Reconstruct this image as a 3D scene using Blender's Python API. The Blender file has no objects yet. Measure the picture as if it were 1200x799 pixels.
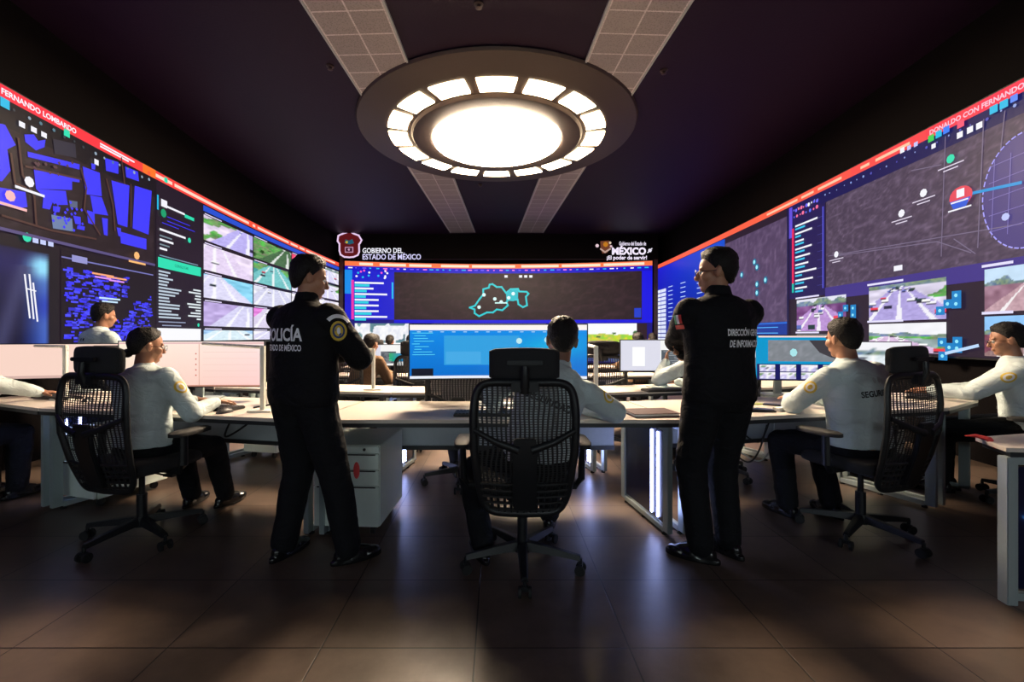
import bpy, bmesh, math, random
import numpy as np
from mathutils import Vector, Matrix, Quaternion
from mathutils.bvhtree import BVHTree

PI = math.pi
rnd = random.Random(7)
scene = bpy.context.scene
COL = scene.collection

# ---------------------------------------------------------------- camera, world, exposure
CAMZ = 1.25
cam_data = bpy.data.cameras.new('camera')
cam_data.sensor_width = 36.0
cam_data.lens = 15.6
cam_data.shift_x = 0.015
cam_data.shift_y = -0.00625
cam_data.clip_start = 0.05
cam = bpy.data.objects.new('camera', cam_data)
cam.location = (0, 0, CAMZ)
cam.rotation_euler = (PI / 2, 0, 0)
COL.objects.link(cam)
scene.camera = cam

world = bpy.data.worlds.new('room_dark')
scene.world = world
world.use_nodes = True
world.node_tree.nodes['Background'].inputs[0].default_value = (0.25, 0.2, 0.3, 1)
world.node_tree.nodes['Background'].inputs[1].default_value = 0.004
scene.view_settings.view_transform = 'Standard'
scene.view_settings.look = 'None'
scene.view_settings.exposure = 0.0
scene.view_settings.gamma = 1.0
scene.view_settings.use_curve_mapping = False

LAMP_DISC = 150.0       # radiance of the big round ceiling lamp
LAMP_RING = 26.0
BACK_FILL = 17.0        # fill lights added behind the viewer


# ---------------------------------------------------------------- helpers
def lin(c):
    c = c / 255.0
    return c / 12.92 if c <= 0.04045 else ((c + 0.055) / 1.055) ** 2.4


def rgb(r, g, b):
    return (lin(r), lin(g), lin(b))


MATS = {}


def mat(name, color, rough=0.5, metal=0.0, bump=0.0, bscale=60.0, var=0.12, emit=None, estr=0.0, spec=0.5, sheen=0.0):
    if name in MATS:
        return MATS[name]
    m = bpy.data.materials.new(name)
    m.use_nodes = True
    nt = m.node_tree
    b = nt.nodes['Principled BSDF']
    b.inputs['Roughness'].default_value = rough
    b.inputs['Metallic'].default_value = metal
    b.inputs['Specular IOR Level'].default_value = spec
    if sheen:
        b.inputs['Sheen Weight'].default_value = sheen
    tc = nt.nodes.new('ShaderNodeTexCoord')
    nz = nt.nodes.new('ShaderNodeTexNoise')
    nz.inputs['Scale'].default_value = bscale
    nz.inputs['Detail'].default_value = 3
    nt.links.new(tc.outputs['Object'], nz.inputs['Vector'])
    mx = nt.nodes.new('ShaderNodeMix')
    mx.data_type = 'RGBA'
    mx.inputs[6].default_value = tuple(c * (1 - var) for c in color) + (1,)
    mx.inputs[7].default_value = tuple(min(1, c * (1 + var)) for c in color) + (1,)
    nt.links.new(nz.outputs['Fac'], mx.inputs[0])
    nt.links.new(mx.outputs[2], b.inputs['Base Color'])
    if bump > 0:
        bp = nt.nodes.new('ShaderNodeBump')
        bp.inputs['Strength'].default_value = bump
        bp.inputs['Distance'].default_value = 0.01
        nt.links.new(nz.outputs['Fac'], bp.inputs['Height'])
        nt.links.new(bp.outputs['Normal'], b.inputs['Normal'])
    if emit:
        b.inputs['Emission Color'].default_value = tuple(emit) + (1,)
        b.inputs['Emission Strength'].default_value = estr
    MATS[name] = m
    return m


def screen_mat(name, strength=1.0):
    """Light given off by a display: colour comes from the shapes shown on it."""
    if name in MATS:
        return MATS[name]
    m = bpy.data.materials.new(name)
    m.use_nodes = True
    nt = m.node_tree
    b = nt.nodes['Principled BSDF']
    b.inputs['Base Color'].default_value = (0.004, 0.004, 0.005, 1)
    b.inputs['Roughness'].default_value = 0.35
    b.inputs['Specular IOR Level'].default_value = 0.15
    at = nt.nodes.new('ShaderNodeAttribute')
    at.attribute_name = 'shown'
    nt.links.new(at.outputs['Color'], b.inputs['Emission Color'])
    b.inputs['Emission Strength'].default_value = strength
    MATS[name] = m
    return m


def link_obj(name, me, m=None, parent=None, smooth=None):
    o = bpy.data.objects.new(name, me)
    COL.objects.link(o)
    if m is not None:
        me.materials.append(m)
    if parent is not None:
        o.parent = parent
    if smooth is not None:
        me.polygons.foreach_set('use_smooth', [True] * len(me.polygons))
        me.set_sharp_from_angle(angle=math.radians(smooth))
    return o


def tag(o, label=None, cat=None, group=None, kind=None):
    if label: o['label'] = label
    if cat: o['category'] = cat
    if group: o['group'] = group
    if kind: o['kind'] = kind
    return o


def empty(name, loc=(0, 0, 0), rz=0.0, label=None, cat=None, group=None):
    o = bpy.data.objects.new(name, None)
    COL.objects.link(o)
    o.location = loc
    o.rotation_euler = (0, 0, rz)
    o.empty_display_size = 0.1
    return tag(o, label, cat, group)


def copy_tree(o, parent=None):
    c = o.copy()
    COL.objects.link(c)
    c.parent = parent
    for ch in list(o.children):
        copy_tree(ch, c)
    return c


class M:
    """collects shapes into one mesh"""
    def __init__(s):
        s.v = []; s.f = []

    def add(s, vs, fs):
        n = len(s.v)
        s.v += [tuple(p) for p in vs]
        s.f += [tuple(i + n for i in f) for f in fs]

    def box(s, c, size, rot=None):
        hx, hy, hz = size[0] / 2, size[1] / 2, size[2] / 2
        vs = [Vector((x, y, z)) for z in (-hz, hz) for y in (-hy, hy) for x in (-hx, hx)]
        if rot is not None:
            R = rot if isinstance(rot, Matrix) else Matrix.Rotation(rot, 3, 'Z')
            vs = [R @ p for p in vs]
        vs = [p + Vector(c) for p in vs]
        s.add(vs, [(0, 2, 3, 1), (4, 5, 7, 6), (0, 1, 5, 4), (2, 6, 7, 3), (0, 4, 6, 2), (1, 3, 7, 5)])
        return s

    def prism(s, pts, z0, z1):
        n = len(pts)
        vs = [(x, y, z0) for x, y in pts] + [(x, y, z1) for x, y in pts]
        fs = [tuple(range(n))[::-1], tuple(range(n, 2 * n))]
        fs += [(i, (i + 1) % n, n + (i + 1) % n, n + i) for i in range(n)]
        s.add(vs, fs)
        return s

    def rings(s, rings, close_ends=True):
        n = len(rings[0])
        vs = [p for r in rings for p in r]
        fs = []
        for k in range(len(rings) - 1):
            for i in range(n):
                j = (i + 1) % n
                fs.append((k * n + i, k * n + j, (k + 1) * n + j, (k + 1) * n + i))
        if close_ends:
            fs.append(tuple(range(n))[::-1])
            fs.append(tuple((len(rings) - 1) * n + i for i in range(n)))
        s.add(vs, fs)
        return s

    def tube(s, pts, r, seg=10, flat=1.0, up=(0, 0, 1), closed=False):
        """flat: ratio of the section's height (along up) to its width"""
        pts = [Vector(p) for p in pts]
        rs = r if isinstance(r, (list, tuple)) else [r] * len(pts)
        rings = []
        for i, p in enumerate(pts):
            a = pts[i - 1] if (i > 0 or closed) else p
            b = pts[(i + 1) % len(pts)] if (i < len(pts) - 1 or closed) else p
            t = (b - a).normalized()
            u = Vector(up)
            if abs(t.dot(u)) > 0.97: u = Vector((0, 1, 0))
            x = t.cross(u).normalized()
            y = x.cross(t).normalized()
            rings.append([p + x * math.cos(q) * rs[i] + y * math.sin(q) * rs[i] * flat
                          for q in [2 * PI * k / seg for k in range(seg)]])
        if closed:
            rings.append(rings[0])
            s.rings(rings, False)
        else:
            s.rings(rings)
        return s

    def cyl(s, p, q, r, r2=None, seg=20):
        return s.tube([p, q], [r, r if r2 is None else r2], seg)

    def lathe(s, prof, seg=48, c=(0, 0, 0)):
        rings = [[(c[0] + r * math.cos(2 * PI * k / seg), c[1] + r * math.sin(2 * PI * k / seg), c[2] + z)
                  for k in range(seg)] for r, z in prof]
        return s.rings(rings)

    def ball(s, c, rad, seg=16, rg=10, R=None):
        rings = []
        for k in range(rg + 1):
            a = -PI / 2 + PI * (k + 0.001 if k == 0 else k - 0.001 if k == rg else k) / rg
            ring = []
            for i in range(seg):
                b = 2 * PI * i / seg
                p = Vector((rad[0] * math.cos(a) * math.cos(b), rad[1] * math.cos(a) * math.sin(b), rad[2] * math.sin(a)))
                if R is not None: p = R @ p
                ring.append(p + Vector(c))
            rings.append(ring)
        return s.rings(rings)

    def cap(s, p, q, r1, r2, seg=14):
        """tapered capsule"""
        p, q = Vector(p), Vector(q)
        d = (q - p)
        L = d.length
        t = d.normalized() if L > 1e-6 else Vector((0, 0, 1))
        u = Vector((0, 0, 1)) if abs(t.z) < 0.9 else Vector((1, 0, 0))
        x = t.cross(u).normalized(); y = t.cross(x)
        y = x.cross(t)
        rings = []
        for k in range(5):
            a = -PI / 2 + (PI / 2) * (k + 0.02) / 4.02
            rings.append((p + t * r1 * math.sin(a), r1 * math.cos(a)))
        for k in range(5):
            a = (PI / 2) * (k) / 4.02
            rings.append((q + t * r2 * math.sin(a), r2 * math.cos(a)))
        rr = [[c + x * math.cos(2 * PI * i / seg) * r + y * math.sin(2 * PI * i / seg) * r for i in range(seg)] for c, r in rings]
        return s.rings(rr)

    def mesh(s, name):
        me = bpy.data.meshes.new(name)
        me.from_pydata(s.v, [], s.f)
        me.update()
        return me

    def obj(s, name, m, parent=None, bev=0.0, smooth=40, seg=2, label=None):
        me = s.mesh(name)
        bm = bmesh.new(); bm.from_mesh(me)
        bmesh.ops.remove_doubles(bm, verts=bm.verts, dist=1e-6)
        bmesh.ops.recalc_face_normals(bm, faces=bm.faces)
        if bev > 0:
            es = [e for e in bm.edges if len(e.link_faces) == 2 and e.calc_face_angle(0) > 0.6]
            bmesh.ops.bevel(bm, geom=es, offset=bev, segments=seg, affect='EDGES', clamp_overlap=True)
        bm.to_mesh(me); bm.free()
        o = link_obj(name, me, m, parent, smooth)
        if label: o['label'] = label
        return o


_text_cache = {}


def text_tris(txt, bold=0.0):
    """flat outlines of a line of text, one unit high, as (points, faces, width)"""
    key = (txt, bold)
    if key in _text_cache: return _text_cache[key]
    cu = bpy.data.curves.new('lettering', 'FONT')
    cu.body = txt
    cu.size = 1.0
    cu.resolution_u = 3
    cu.offset = bold
    ob = bpy.data.objects.new('lettering', cu)
    COL.objects.link(ob)
    dg = bpy.context.evaluated_depsgraph_get()
    me = bpy.data.meshes.new_from_object(ob.evaluated_get(dg))
    bpy.data.objects.remove(ob); bpy.data.curves.remove(cu)
    bm = bmesh.new(); bm.from_mesh(me); bmesh.ops.triangulate(bm, faces=bm.faces)
    vs = [(v.co.x, v.co.y) for v in bm.verts]
    fs = [tuple(v.index for v in f.verts) for f in bm.faces]
    bm.free(); bpy.data.meshes.remove(me)
    x0 = min(p[0] for p in vs); x1 = max(p[0] for p in vs)
    k = 1.0 / 0.72
    vs = [((x - x0) * k, y * k) for x, y in vs]
    _text_cache[key] = (vs, fs, (x1 - x0) * k)
    return _text_cache[key]


class Sheet:
    """Shapes shown on a display. place(u, z, off) gives the world (or local) point."""
    def __init__(s, place, usign=1, step=0.5, gap=0.006):
        s.place = place; s.us = usign; s.step = step; s.gap = gap
        s.v = []; s.f = []; s.c = []

    def _emit(s, uv, faces, cols, layer):
        n = len(s.v)
        s.v += [tuple(s.place(u, z, layer * s.gap)) for u, z in uv]
        for f, c in zip(faces, cols):
            s.f.append(tuple(i + n for i in f))
            s.c.append(c)

    def rect(s, u0, z0, u1, z1, col, layer=1):
        n = max(1, int(math.ceil(abs(u1 - u0) / s.step)))
        uv = []
        for i in range(n + 1):
            u = u0 + (u1 - u0) * i / n
            uv += [(u, z0), (u, z1)]
        fs = [(2 * i, 2 * i + 2, 2 * i + 3, 2 * i + 1) for i in range(n)]
        s._emit(uv, fs, [[col] * 4] * n, layer)

    def poly(s, pts, col, layer=2):
        s._emit(pts, [tuple(range(len(pts)))], [[col] * len(pts)], layer)

    def line(s, pts, w, col, layer=3, closed=False):
        n = len(pts)
        for i in range(n if closed else n - 1):
            a, b = pts[i], pts[(i + 1) % n]
            dx, dz = b[0] - a[0], b[1] - a[1]
            L = math.hypot(dx, dz) or 1e-6
            ox, oz = -dz / L * w / 2, dx / L * w / 2
            ex, ez = dx / L * w * 0.4, dz / L * w * 0.4
            s.poly([(a[0] + ox - ex, a[1] + oz - ez), (b[0] + ox + ex, b[1] + oz + ez),
                    (b[0] - ox + ex, b[1] - oz + ez), (a[0] - ox - ex, a[1] - oz - ez)], col, layer)

    def dot(s, u, z, r, col, layer=4, n=10, rz=None):
        rz = rz or r
        s.poly([(u + r * math.cos(2 * PI * k / n), z + rz * math.sin(2 * PI * k / n)) for k in range(n)], col, layer)

    def text(s, txt, u, z, h, col, layer=4, bold=0.0, squeeze=1.0):
        vs, fs, w = text_tris(txt, bold)
        s._emit([(u + s.us * x * h * squeeze, z + y * h) for x, y in vs], fs, [[col] * 3] * len(fs), layer)
        return w * h * squeeze

    def grid(s, u0, z0, u1, z1, nx, nz, fn, layer=2):
        """picture filling a rectangle; fn(S, T) -> three arrays; S left to right, T bottom to top"""
        S, T = np.meshgrid(np.linspace(0, 1, nx + 1), np.linspace(0, 1, nz + 1))
        C = np.clip(np.stack(fn(S, T), -1), 0, 255) / 255.0
        C = np.where(C <= 0.04045, C / 12.92, ((C + 0.055) / 1.055) ** 2.4)
        uv = [(u0 + (u1 - u0) * a, z0 + (z1 - z0) * b) for a, b in zip(S.ravel(), T.ravel())]
        fs = []; cs = []
        W = nx + 1
        Cr = C.reshape(-1, 3).tolist()
        for j in range(nz):
            for i in range(nx):
                q = (j * W + i, j * W + i + 1, (j + 1) * W + i + 1, (j + 1) * W + i)
                fs.append(q); cs.append([Cr[k] for k in q])
        s._emit(uv, fs, cs, layer)

    def obj(s, name, m, parent=None, label=None):
        me = bpy.data.meshes.new(name)
        me.from_pydata(s.v, [], s.f)
        at = me.color_attributes.new('shown', 'FLOAT_COLOR', 'CORNER')
        at.data.foreach_set('color', [x for c in s.c for k in c for x in (k[0], k[1], k[2], 1.0)])
        me.update()
        o = link_obj(name, me, m, parent)
        if label: o['label'] = label
        return o


# value noise for the pictures on the displays
def vnoise(x, y, seed=0):
    xi = np.floor(x).astype(np.int64); yi = np.floor(y).astype(np.int64)
    fx = x - xi; fy = y - yi
    fx = fx * fx * (3 - 2 * fx); fy = fy * fy * (3 - 2 * fy)

    def h(a, b):
        n = (a * 374761393 + b * 668265263 + seed * 974711) & 0x7fffffff
        n = ((n ^ (n >> 13)) * 1274126177) & 0x7fffffff
        return ((n ^ (n >> 16)) & 0xffff) / 65535.0
    return (h(xi, yi) * (1 - fx) + h(xi + 1, yi) * fx) * (1 - fy) + (h(xi, yi + 1) * (1 - fx) + h(xi + 1, yi + 1) * fx) * fy


def mix3(a, b, k):
    return tuple(a[i] * (1 - k) + b[i] * k for i in range(3))


def const(c, S):
    return tuple(np.full_like(S, float(x)) for x in c)


def road_feed(seed=1, horizon=0.75, vx=0.5, road=(196, 188, 232), side=(236, 228, 250), sky=(250, 250, 255), green=0.3,
              cars=10, dark=0.0, tilt=0.0):
    """traffic camera picture: a road running to a vanishing point, verges, trees and cars"""
    r = random.Random(seed)
    cs = []
    for _ in range(cars):
        d = r.random() ** 1.5
        cs.append((d, r.uniform(-1, 1), r.choice([(250, 250, 255), (40, 40, 70), (90, 110, 190), (240, 60, 80), (255, 255, 255), (30, 60, 60)])))

    def fn(S, T):
        hz = horizon + tilt * (S - 0.5)
        d = np.clip((hz - T) / np.maximum(hz, 0.05), 0, 1)
        n1 = vnoise(S * 9, T * 9, seed); n2 = vnoise(S * 26, T * 26, seed + 5); n3 = vnoise(S * 5, T * 5, seed + 9)
        x = (S - vx) / (0.08 + d * 0.75)
        C = const(road, S)
        C = tuple(c + (n2 - 0.5) * 28 for c in C)
        for lx in (-0.55, -0.02, 0.5):
            m = (np.abs(x - lx) < 0.05).astype(float) * (d > 0.02)
            C = mix3(C, const((255, 255, 255), S), m * 0.85)
        off = (np.abs(x) > 0.95).astype(float)
        C = mix3(C, tuple(c + (n1 - 0.5) * 60 for c in const(side, S)), off)
        g = ((n3 > 1 - green) & (off > 0)).astype(float)
        C = mix3(C, (60 + 90 * n2, 120 + 90 * n1, 60 + 60 * n2), g)
        sk = (T > hz).astype(float)
        C = mix3(C, tuple(c - 10 * n1 for c in const(sky, S)), sk)
        tree = ((T > hz - 0.02) & (T < hz + 0.04 + 0.16 * vnoise(S * 8, S * 0 + 3, seed + 2))).astype(float)
        C = mix3(C, (70 + 80 * n2, 100 + 70 * n2, 90 + 90 * n1), tree * 0.9)
        for cd, cx, cc in cs:
            ty = hz * (1 - cd); sc = 0.02 + cd * 0.07
            sx = vx + cx * (0.08 + cd * 0.75)
            m = ((np.abs(S - sx) < sc) & (np.abs(T - ty) < sc * 0.8)).astype(float)
            C = mix3(C, const(cc, S), m)
            m = ((np.abs(S - sx) < sc) & (np.abs(T - ty + sc * 0.7) < sc * 0.3)).astype(float)
            C = mix3(C, const((30, 26, 50), S), m * 0.9)
        return tuple(c * (1 - dark) for c in C)
    return fn


def map_feed(base=(72, 60, 86), amp=26, seed=3, fx=30, fy=14, warm=0.0):
    def fn(S, T):
        a = vnoise(S * fx, T * fy, seed); b = vnoise(S * fx * 3, T * fy * 3, seed + 1)
        ridge = 1 - np.abs(2 * a - 1); ridge2 = 1 - np.abs(2 * b - 1)
        k = amp * ((ridge ** 6) * 0.9 + (ridge2 ** 4) * 0.5 - 0.25)
        return (base[0] + k * (1 + warm), base[1] + k * 0.9, base[2] + k)
    return fn


def ray_point(px, py, D):
    """world point that stands at depth D in the direction of a photo pixel"""
    return Vector(((px - 582) / 520 * D, D, CAMZ - (py - 392) / 520 * D))


# ---------------------------------------------------------------- plain materials
m_ceil = mat('ceiling_black_paint', (0.014, 0.0045, 0.018), 0.55, spec=0.2, bump=0.15, bscale=40)
m_wall = mat('dark_wall_paint', (0.003, 0.002, 0.0024), 0.8, spec=0.08, bump=0.1, bscale=30)
m_column = mat('dark_brown_cladding', (0.035, 0.014, 0.012), 0.5)
m_bezel = mat('black_bezel_plastic', (0.008, 0.008, 0.009), 0.4)
m_plastic = mat('black_chair_plastic', (0.009, 0.010, 0.012), 0.42, bump=0.05, bscale=200, spec=0.35)
m_rubber = mat('black_rubber', (0.006, 0.006, 0.007), 0.7)
m_fabric_black = mat('black_seat_fabric', (0.012, 0.012, 0.014), 0.85, bump=0.3, bscale=250)
m_white_top = mat('white_laminate_desk', (0.62, 0.55, 0.49), 0.38, bump=0.02, bscale=90, var=0.03)
m_desk_edge = mat('black_desk_edging', (0.02, 0.022, 0.026), 0.4)
m_silver = mat('silver_powder_coated_steel', (0.36, 0.43, 0.44), 0.38, metal=0.35, bscale=120, var=0.05)
m_tray = mat('grey_sheet_metal', (0.42, 0.46, 0.48), 0.5, metal=0.1, var=0.06)
m_navy = mat('navy_gloss_panel', (0.006, 0.008, 0.035), 0.3)
m_cab = mat('white_painted_steel_cabinet', (0.62, 0.70, 0.66), 0.45, var=0.04, bscale=30)
m_cab_dark = mat('dark_gap', (0.01, 0.01, 0.01), 0.8)
m_whitepost = mat('cream_white_lacquer', (0.80, 0.80, 0.72), 0.4, var=0.03)
m_led = mat('led_strip_light', (0.2, 0.25, 0.9), 0.4, emit=(0.42, 0.50, 1.0), estr=26.0)
m_chrome = mat('brushed_chrome', (0.6, 0.6, 0.6), 0.25, metal=1.0)
m_screen = screen_mat('video_wall_light', 1.0)
m_monitor = screen_mat('monitor_light', 1.0)


# ================================================================ the room
CEIL = 4.37
TOP = CAMZ + 2.22


def quad_through(a, b, c):
    (x0, y0), (x1, y1), (x2, y2) = a, b, c

    def f(x):
        if x < x0:
            s = (f(x0 + 0.01) - y0) / 0.01
            return y0 + s * (x - x0)
        return (y0 * (x - x1) * (x - x2) / ((x0 - x1) * (x0 - x2)) + y1 * (x - x0) * (x - x2) / ((x1 - x0) * (x1 - x2))
                + y2 * (x - x0) * (x - x1) / ((x2 - x0) * (x2 - x1)))
    return f


left_x = quad_through((3.94, -4.40), (6.71, -4.69), (13.75, -4.89))
right_x = quad_through((3.85, 4.575), (6.8, 4.81), (14.4, 5.16))


def front_y(x):
    return 14.45 - 0.029 * x * x


def left_place(u, z, off): return (left_x(u) + off, u, z)
def right_place(u, z, off): return (right_x(u) - off, u, z)
def front_place(u, z, off): return (u, front_y(u) - off, z)


def side_px(fx):
    def f(px, py):
        s = (px - 582) / 520
        lo, hi = 0.4, 30.0
        g = lambda D: abs(s) * D - abs(fx(D))
        for _ in range(50):
            mid = (lo + hi) / 2
            if g(mid) > 0: hi = mid
            else: lo = mid
        D = (lo + hi) / 2
        return (D, CAMZ - (py - 392) / 520 * D)
    return f


def front_px(px, py):
    s = (px - 582) / 520
    D = 14.2
    for _ in range(12): D = front_y(s * D)
    return (s * D, CAMZ - (py - 392) / 520 * D)


lpx, rpx = side_px(left_x), side_px(right_x)

# floor
fl = M().box((0.1, 5.5, -0.05), (13.0, 22.0, 0.1)).obj('floor', None, smooth=None)
tag(fl, kind='structure')
mf = bpy.data.materials.new('dark_floor_tiles')
mf.use_nodes = True
nt = mf.node_tree; N = nt.nodes; L = nt.links
bsdf = N['Principled BSDF']
tc = N.new('ShaderNodeTexCoord')
mp = N.new('ShaderNodeMapping')
mp.inputs['Location'].default_value = (0.18 + 0.615 * 20 - 0.095, 5.5 - 1.88 + 0.49 * 20, 0)
L.new(tc.outputs['Object'], mp.inputs['Vector'])
br = N.new('ShaderNodeTexBrick')
br.offset = 0.0
br.inputs['Scale'].default_value = 1.0
br.inputs['Brick Width'].default_value = 0.615
br.inputs['Row Height'].default_value = 0.49
br.inputs['Mortar Size'].default_value = 0.0035
br.inputs['Mortar Smooth'].default_value = 0.3
br.inputs['Bias'].default_value = 0.0
br.inputs['Color1'].default_value = (0.088, 0.062, 0.048, 1)
br.inputs['Color2'].default_value = (0.110, 0.077, 0.060, 1)
br.inputs['Mortar'].default_value = (0.004, 0.003, 0.003, 1)
L.new(mp.outputs['Vector'], br.inputs['Vector'])
nz = N.new('ShaderNodeTexNoise'); nz.inputs['Scale'].default_value = 5; nz.inputs['Detail'].default_value = 8
nz.inputs['Roughness'].default_value = 0.65
L.new(tc.outputs['Object'], nz.inputs['Vector'])
cr = N.new('ShaderNodeMapRange')
cr.inputs['From Min'].default_value = 0.3; cr.inputs['From Max'].default_value = 0.7
cr.inputs['To Min'].default_value = 0.7; cr.inputs['To Max'].default_value = 1.25
L.new(nz.outputs['Fac'], cr.inputs['Value'])
mu = N.new('ShaderNodeVectorMath'); mu.operation = 'SCALE'
L.new(br.outputs['Color'], mu.inputs[0]); L.new(cr.outputs['Result'], mu.inputs['Scale'])
L.new(mu.outputs['Vector'], bsdf.inputs['Base Color'])
rr = N.new('ShaderNodeMapRange'); rr.inputs['To Min'].default_value = 0.26; rr.inputs['To Max'].default_value = 0.44
L.new(nz.outputs['Fac'], rr.inputs['Value'])
L.new(rr.outputs['Result'], bsdf.inputs['Roughness'])
bsdf.inputs['Specular IOR Level'].default_value = 0.35
bp = N.new('ShaderNodeBump'); bp.inputs['Strength'].default_value = 0.4; bp.inputs['Distance'].default_value = 0.002
bp.invert = True
L.new(br.outputs['Fac'], bp.inputs['Height']); L.new(bp.outputs['Normal'], bsdf.inputs['Normal'])
fl.data.materials.clear()
fl.data.materials.append(mf)

# ceiling
tag(M().box((0.1, 5.5, CEIL + 0.05), (13.0, 22.0, 0.1)).obj('ceiling', m_ceil, smooth=None), kind='structure')


# walls behind the displays
def wall_strip(name, place, u0, u1, z0, z1, off=-0.12, th=0.2, n=24, m=None):
    b = M()
    rings = []
    for i in range(n + 1):
        u = u0 + (u1 - u0) * i / n
        rings.append([place(u, z0, off), place(u, z1, off), place(u, z1, off - th), place(u, z0, off - th)])
    b.rings(rings)
    return b.obj(name, m or m_wall, smooth=30)


tag(wall_strip('wall_left', left_place, -5.3, 14.9, 0, CEIL), kind='structure')
tag(wall_strip('wall_right', right_place, -5.3, 15.1, 0, CEIL), kind='structure')
tag(M().box((0.15, 14.75, CEIL / 2), (10.9, 0.2, CEIL)).obj('wall_front', m_wall, smooth=None), kind='structure')
tag(M().box((0.06, 13.87, (TOP + 0.13 + CEIL) / 2), (9.9, 0.2, CEIL - TOP - 0.13)).obj('wall_header', m_wall, smooth=None), kind='structure')
tag(M().box((0.15, -5.3, CEIL / 2), (11.0, 0.2, CEIL)).obj('wall_back', m_wall, smooth=None), kind='structure')
tag(M().box((-4.80, 13.85, CEIL / 2), (0.10, 0.30, CEIL)).obj('trim_1', m_column, smooth=None), kind='structure')
tag(M().box((4.97, 14.0, CEIL / 2), (0.13, 0.30, CEIL)).obj('trim_2', m_column, smooth=None), kind='structure')


# ---------------------------------------------------------------- perforated ceiling strips
def strip_material():
    m = bpy.data.materials.new('perforated_white_ceiling_tiles')
    m.use_nodes = True
    nt = m.node_tree; N = nt.nodes; L = nt.links
    b = N['Principled BSDF']
    b.inputs['Roughness'].default_value = 0.28
    tc = N.new('ShaderNodeTexCoord')
    br = N.new('ShaderNodeTexBrick'); br.offset = 0
    br.inputs['Scale'].default_value = 1
    br.inputs['Brick Width'].default_value = 0.36
    br.inputs['Row Height'].default_value = 0.33
    br.inputs['Mortar Size'].default_value = 0.009
    br.inputs['Mortar Smooth'].default_value = 0.1
    br.inputs['Color1'].default_value = (0.26, 0.235, 0.24, 1)
    br.inputs['Color2'].default_value = (0.30, 0.27, 0.27, 1)
    br.inputs['Mortar'].default_value = (0.62, 0.58, 0.60, 1)
    L.new(tc.outputs['Object'], br.inputs['Vector'])
    vo = N.new('ShaderNodeTexVoronoi'); vo.inputs['Scale'].default_value = 55
    L.new(tc.outputs['Object'], vo.inputs['Vector'])
    r = N.new('ShaderNodeMapRange'); r.inputs['From Min'].default_value = 0.0; r.inputs['From Max'].default_value = 0.5
    r.inputs['To Min'].default_value = 0.55; r.inputs['To Max'].default_value = 1.1
    L.new(vo.outputs['Distance'], r.inputs['Value'])
    mu = N.new('ShaderNodeVectorMath'); mu.operation = 'SCALE'
    L.new(br.outputs['Color'], mu.inputs[0]); L.new(r.outputs['Result'], mu.inputs['Scale'])
    L.new(mu.outputs['Vector'], b.inputs['Base Color'])
    return m


m_strip = strip_material()
for sx, word in ((-1, 'left'), (1, 'right')):
    A = Vector((sx * 1.50, 2.6, CEIL)); B = Vector((sx * 1.02, 13.72, CEIL))
    d = (B - A); ang = math.atan2(d.y, d.x) - PI / 2
    n = int(d.length / 0.33)
    t = empty('ceiling_strip', A, ang,
              'long strip of pale perforated ceiling tiles running to the front, on the %s of the round lamp' % word,
              'ceiling panel', None)
    M().box((0, n * 0.33 / 2, -0.012), (0.74, n * 0.33, 0.02)).obj('tile_panel', m_strip, t, smooth=None)
    g = M()
    for x in (-0.38, 0.38):
        g.box((x, n * 0.33 / 2, -0.016), (0.02, n * 0.33, 0.032))
    g.obj('edge_rail', m_tray, t, smooth=None)

# ---------------------------------------------------------------- the great round lamp
LX, LY = 0.0, 6.85
m_lamp_body = mat('bronze_lamp_housing', (0.050, 0.034, 0.028), 0.5, bump=0.05, bscale=60)
m_glow = mat('opal_lamp_glass', (0.9, 0.85, 0.75), 0.5, emit=(1.0, 0.78, 0.55), estr=LAMP_DISC)
m_glow2 = mat('opal_ring_glass', (0.9, 0.85, 0.75), 0.5, emit=(1.0, 0.74, 0.45), estr=LAMP_RING)
lamp = empty('ceiling_lamp', (LX, LY, CEIL), 0, 'huge round ceiling lamp with a ring of small lit panes around a glowing disc', 'lamp')
b = M()
b.lathe([(0.02, 0.0), (2.06, 0.0), (2.08, -0.02), (2.06, -0.05), (2.0, -0.06), (1.72, -0.075), (1.69, -0.085), (1.30, -0.10),
         (1.27, -0.135), (1.02, -0.155), (0.985, -0.14), (0.02, -0.14)], 96)
b.obj('lamp_housing', m_lamp_body, lamp, smooth=30)
M().lathe([(0.01, -0.13), (0.965, -0.13), (0.965, -0.165), (0.93, -0.175), (0.01, -0.178)], 96).obj('lamp_disc', m_glow, lamp, smooth=30)
for k in range(16):
    a0 = 2 * PI * (k + 0.5) / 16 - PI / 16 + 0.045; a1 = a0 + PI / 8 - 0.09
    a0 += PI / 16 * 1.0; a1 += PI / 16 * 1.0
    ring_o = [(1.63 * math.cos(a0 + (a1 - a0) * i / 8), 1.63 * math.sin(a0 + (a1 - a0) * i / 8)) for i in range(9)]
    ring_i = [(1.36 * math.cos(a0 + (a1 - a0) * i / 8), 1.36 * math.sin(a0 + (a1 - a0) * i / 8)) for i in range(9)]
    q = M()
    vs = [(x, y, -0.100) for x, y in ring_o] + [(x, y, -0.115) for x, y in ring_i] + \
         [(x, y, -0.07) for x, y in ring_o] + [(x, y, -0.07) for x, y in ring_i]
    fs = [(i, i + 1, 10 + i, 9 + i) for i in range(8)] + [(18 + i, 27 + i, 28 + i, 19 + i) for i in range(8)]
    fs += [(i, 18 + i, 19 + i, i + 1) for i in range(8)] + [(9 + i, 10 + i, 28 + i, 27 + i) for i in range(8)]
    fs += [(0, 9, 27, 18), (8, 26, 35, 17)]
    q.add(vs, fs)
    q.obj('lamp_pane', m_glow2, lamp, smooth=None)

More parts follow.
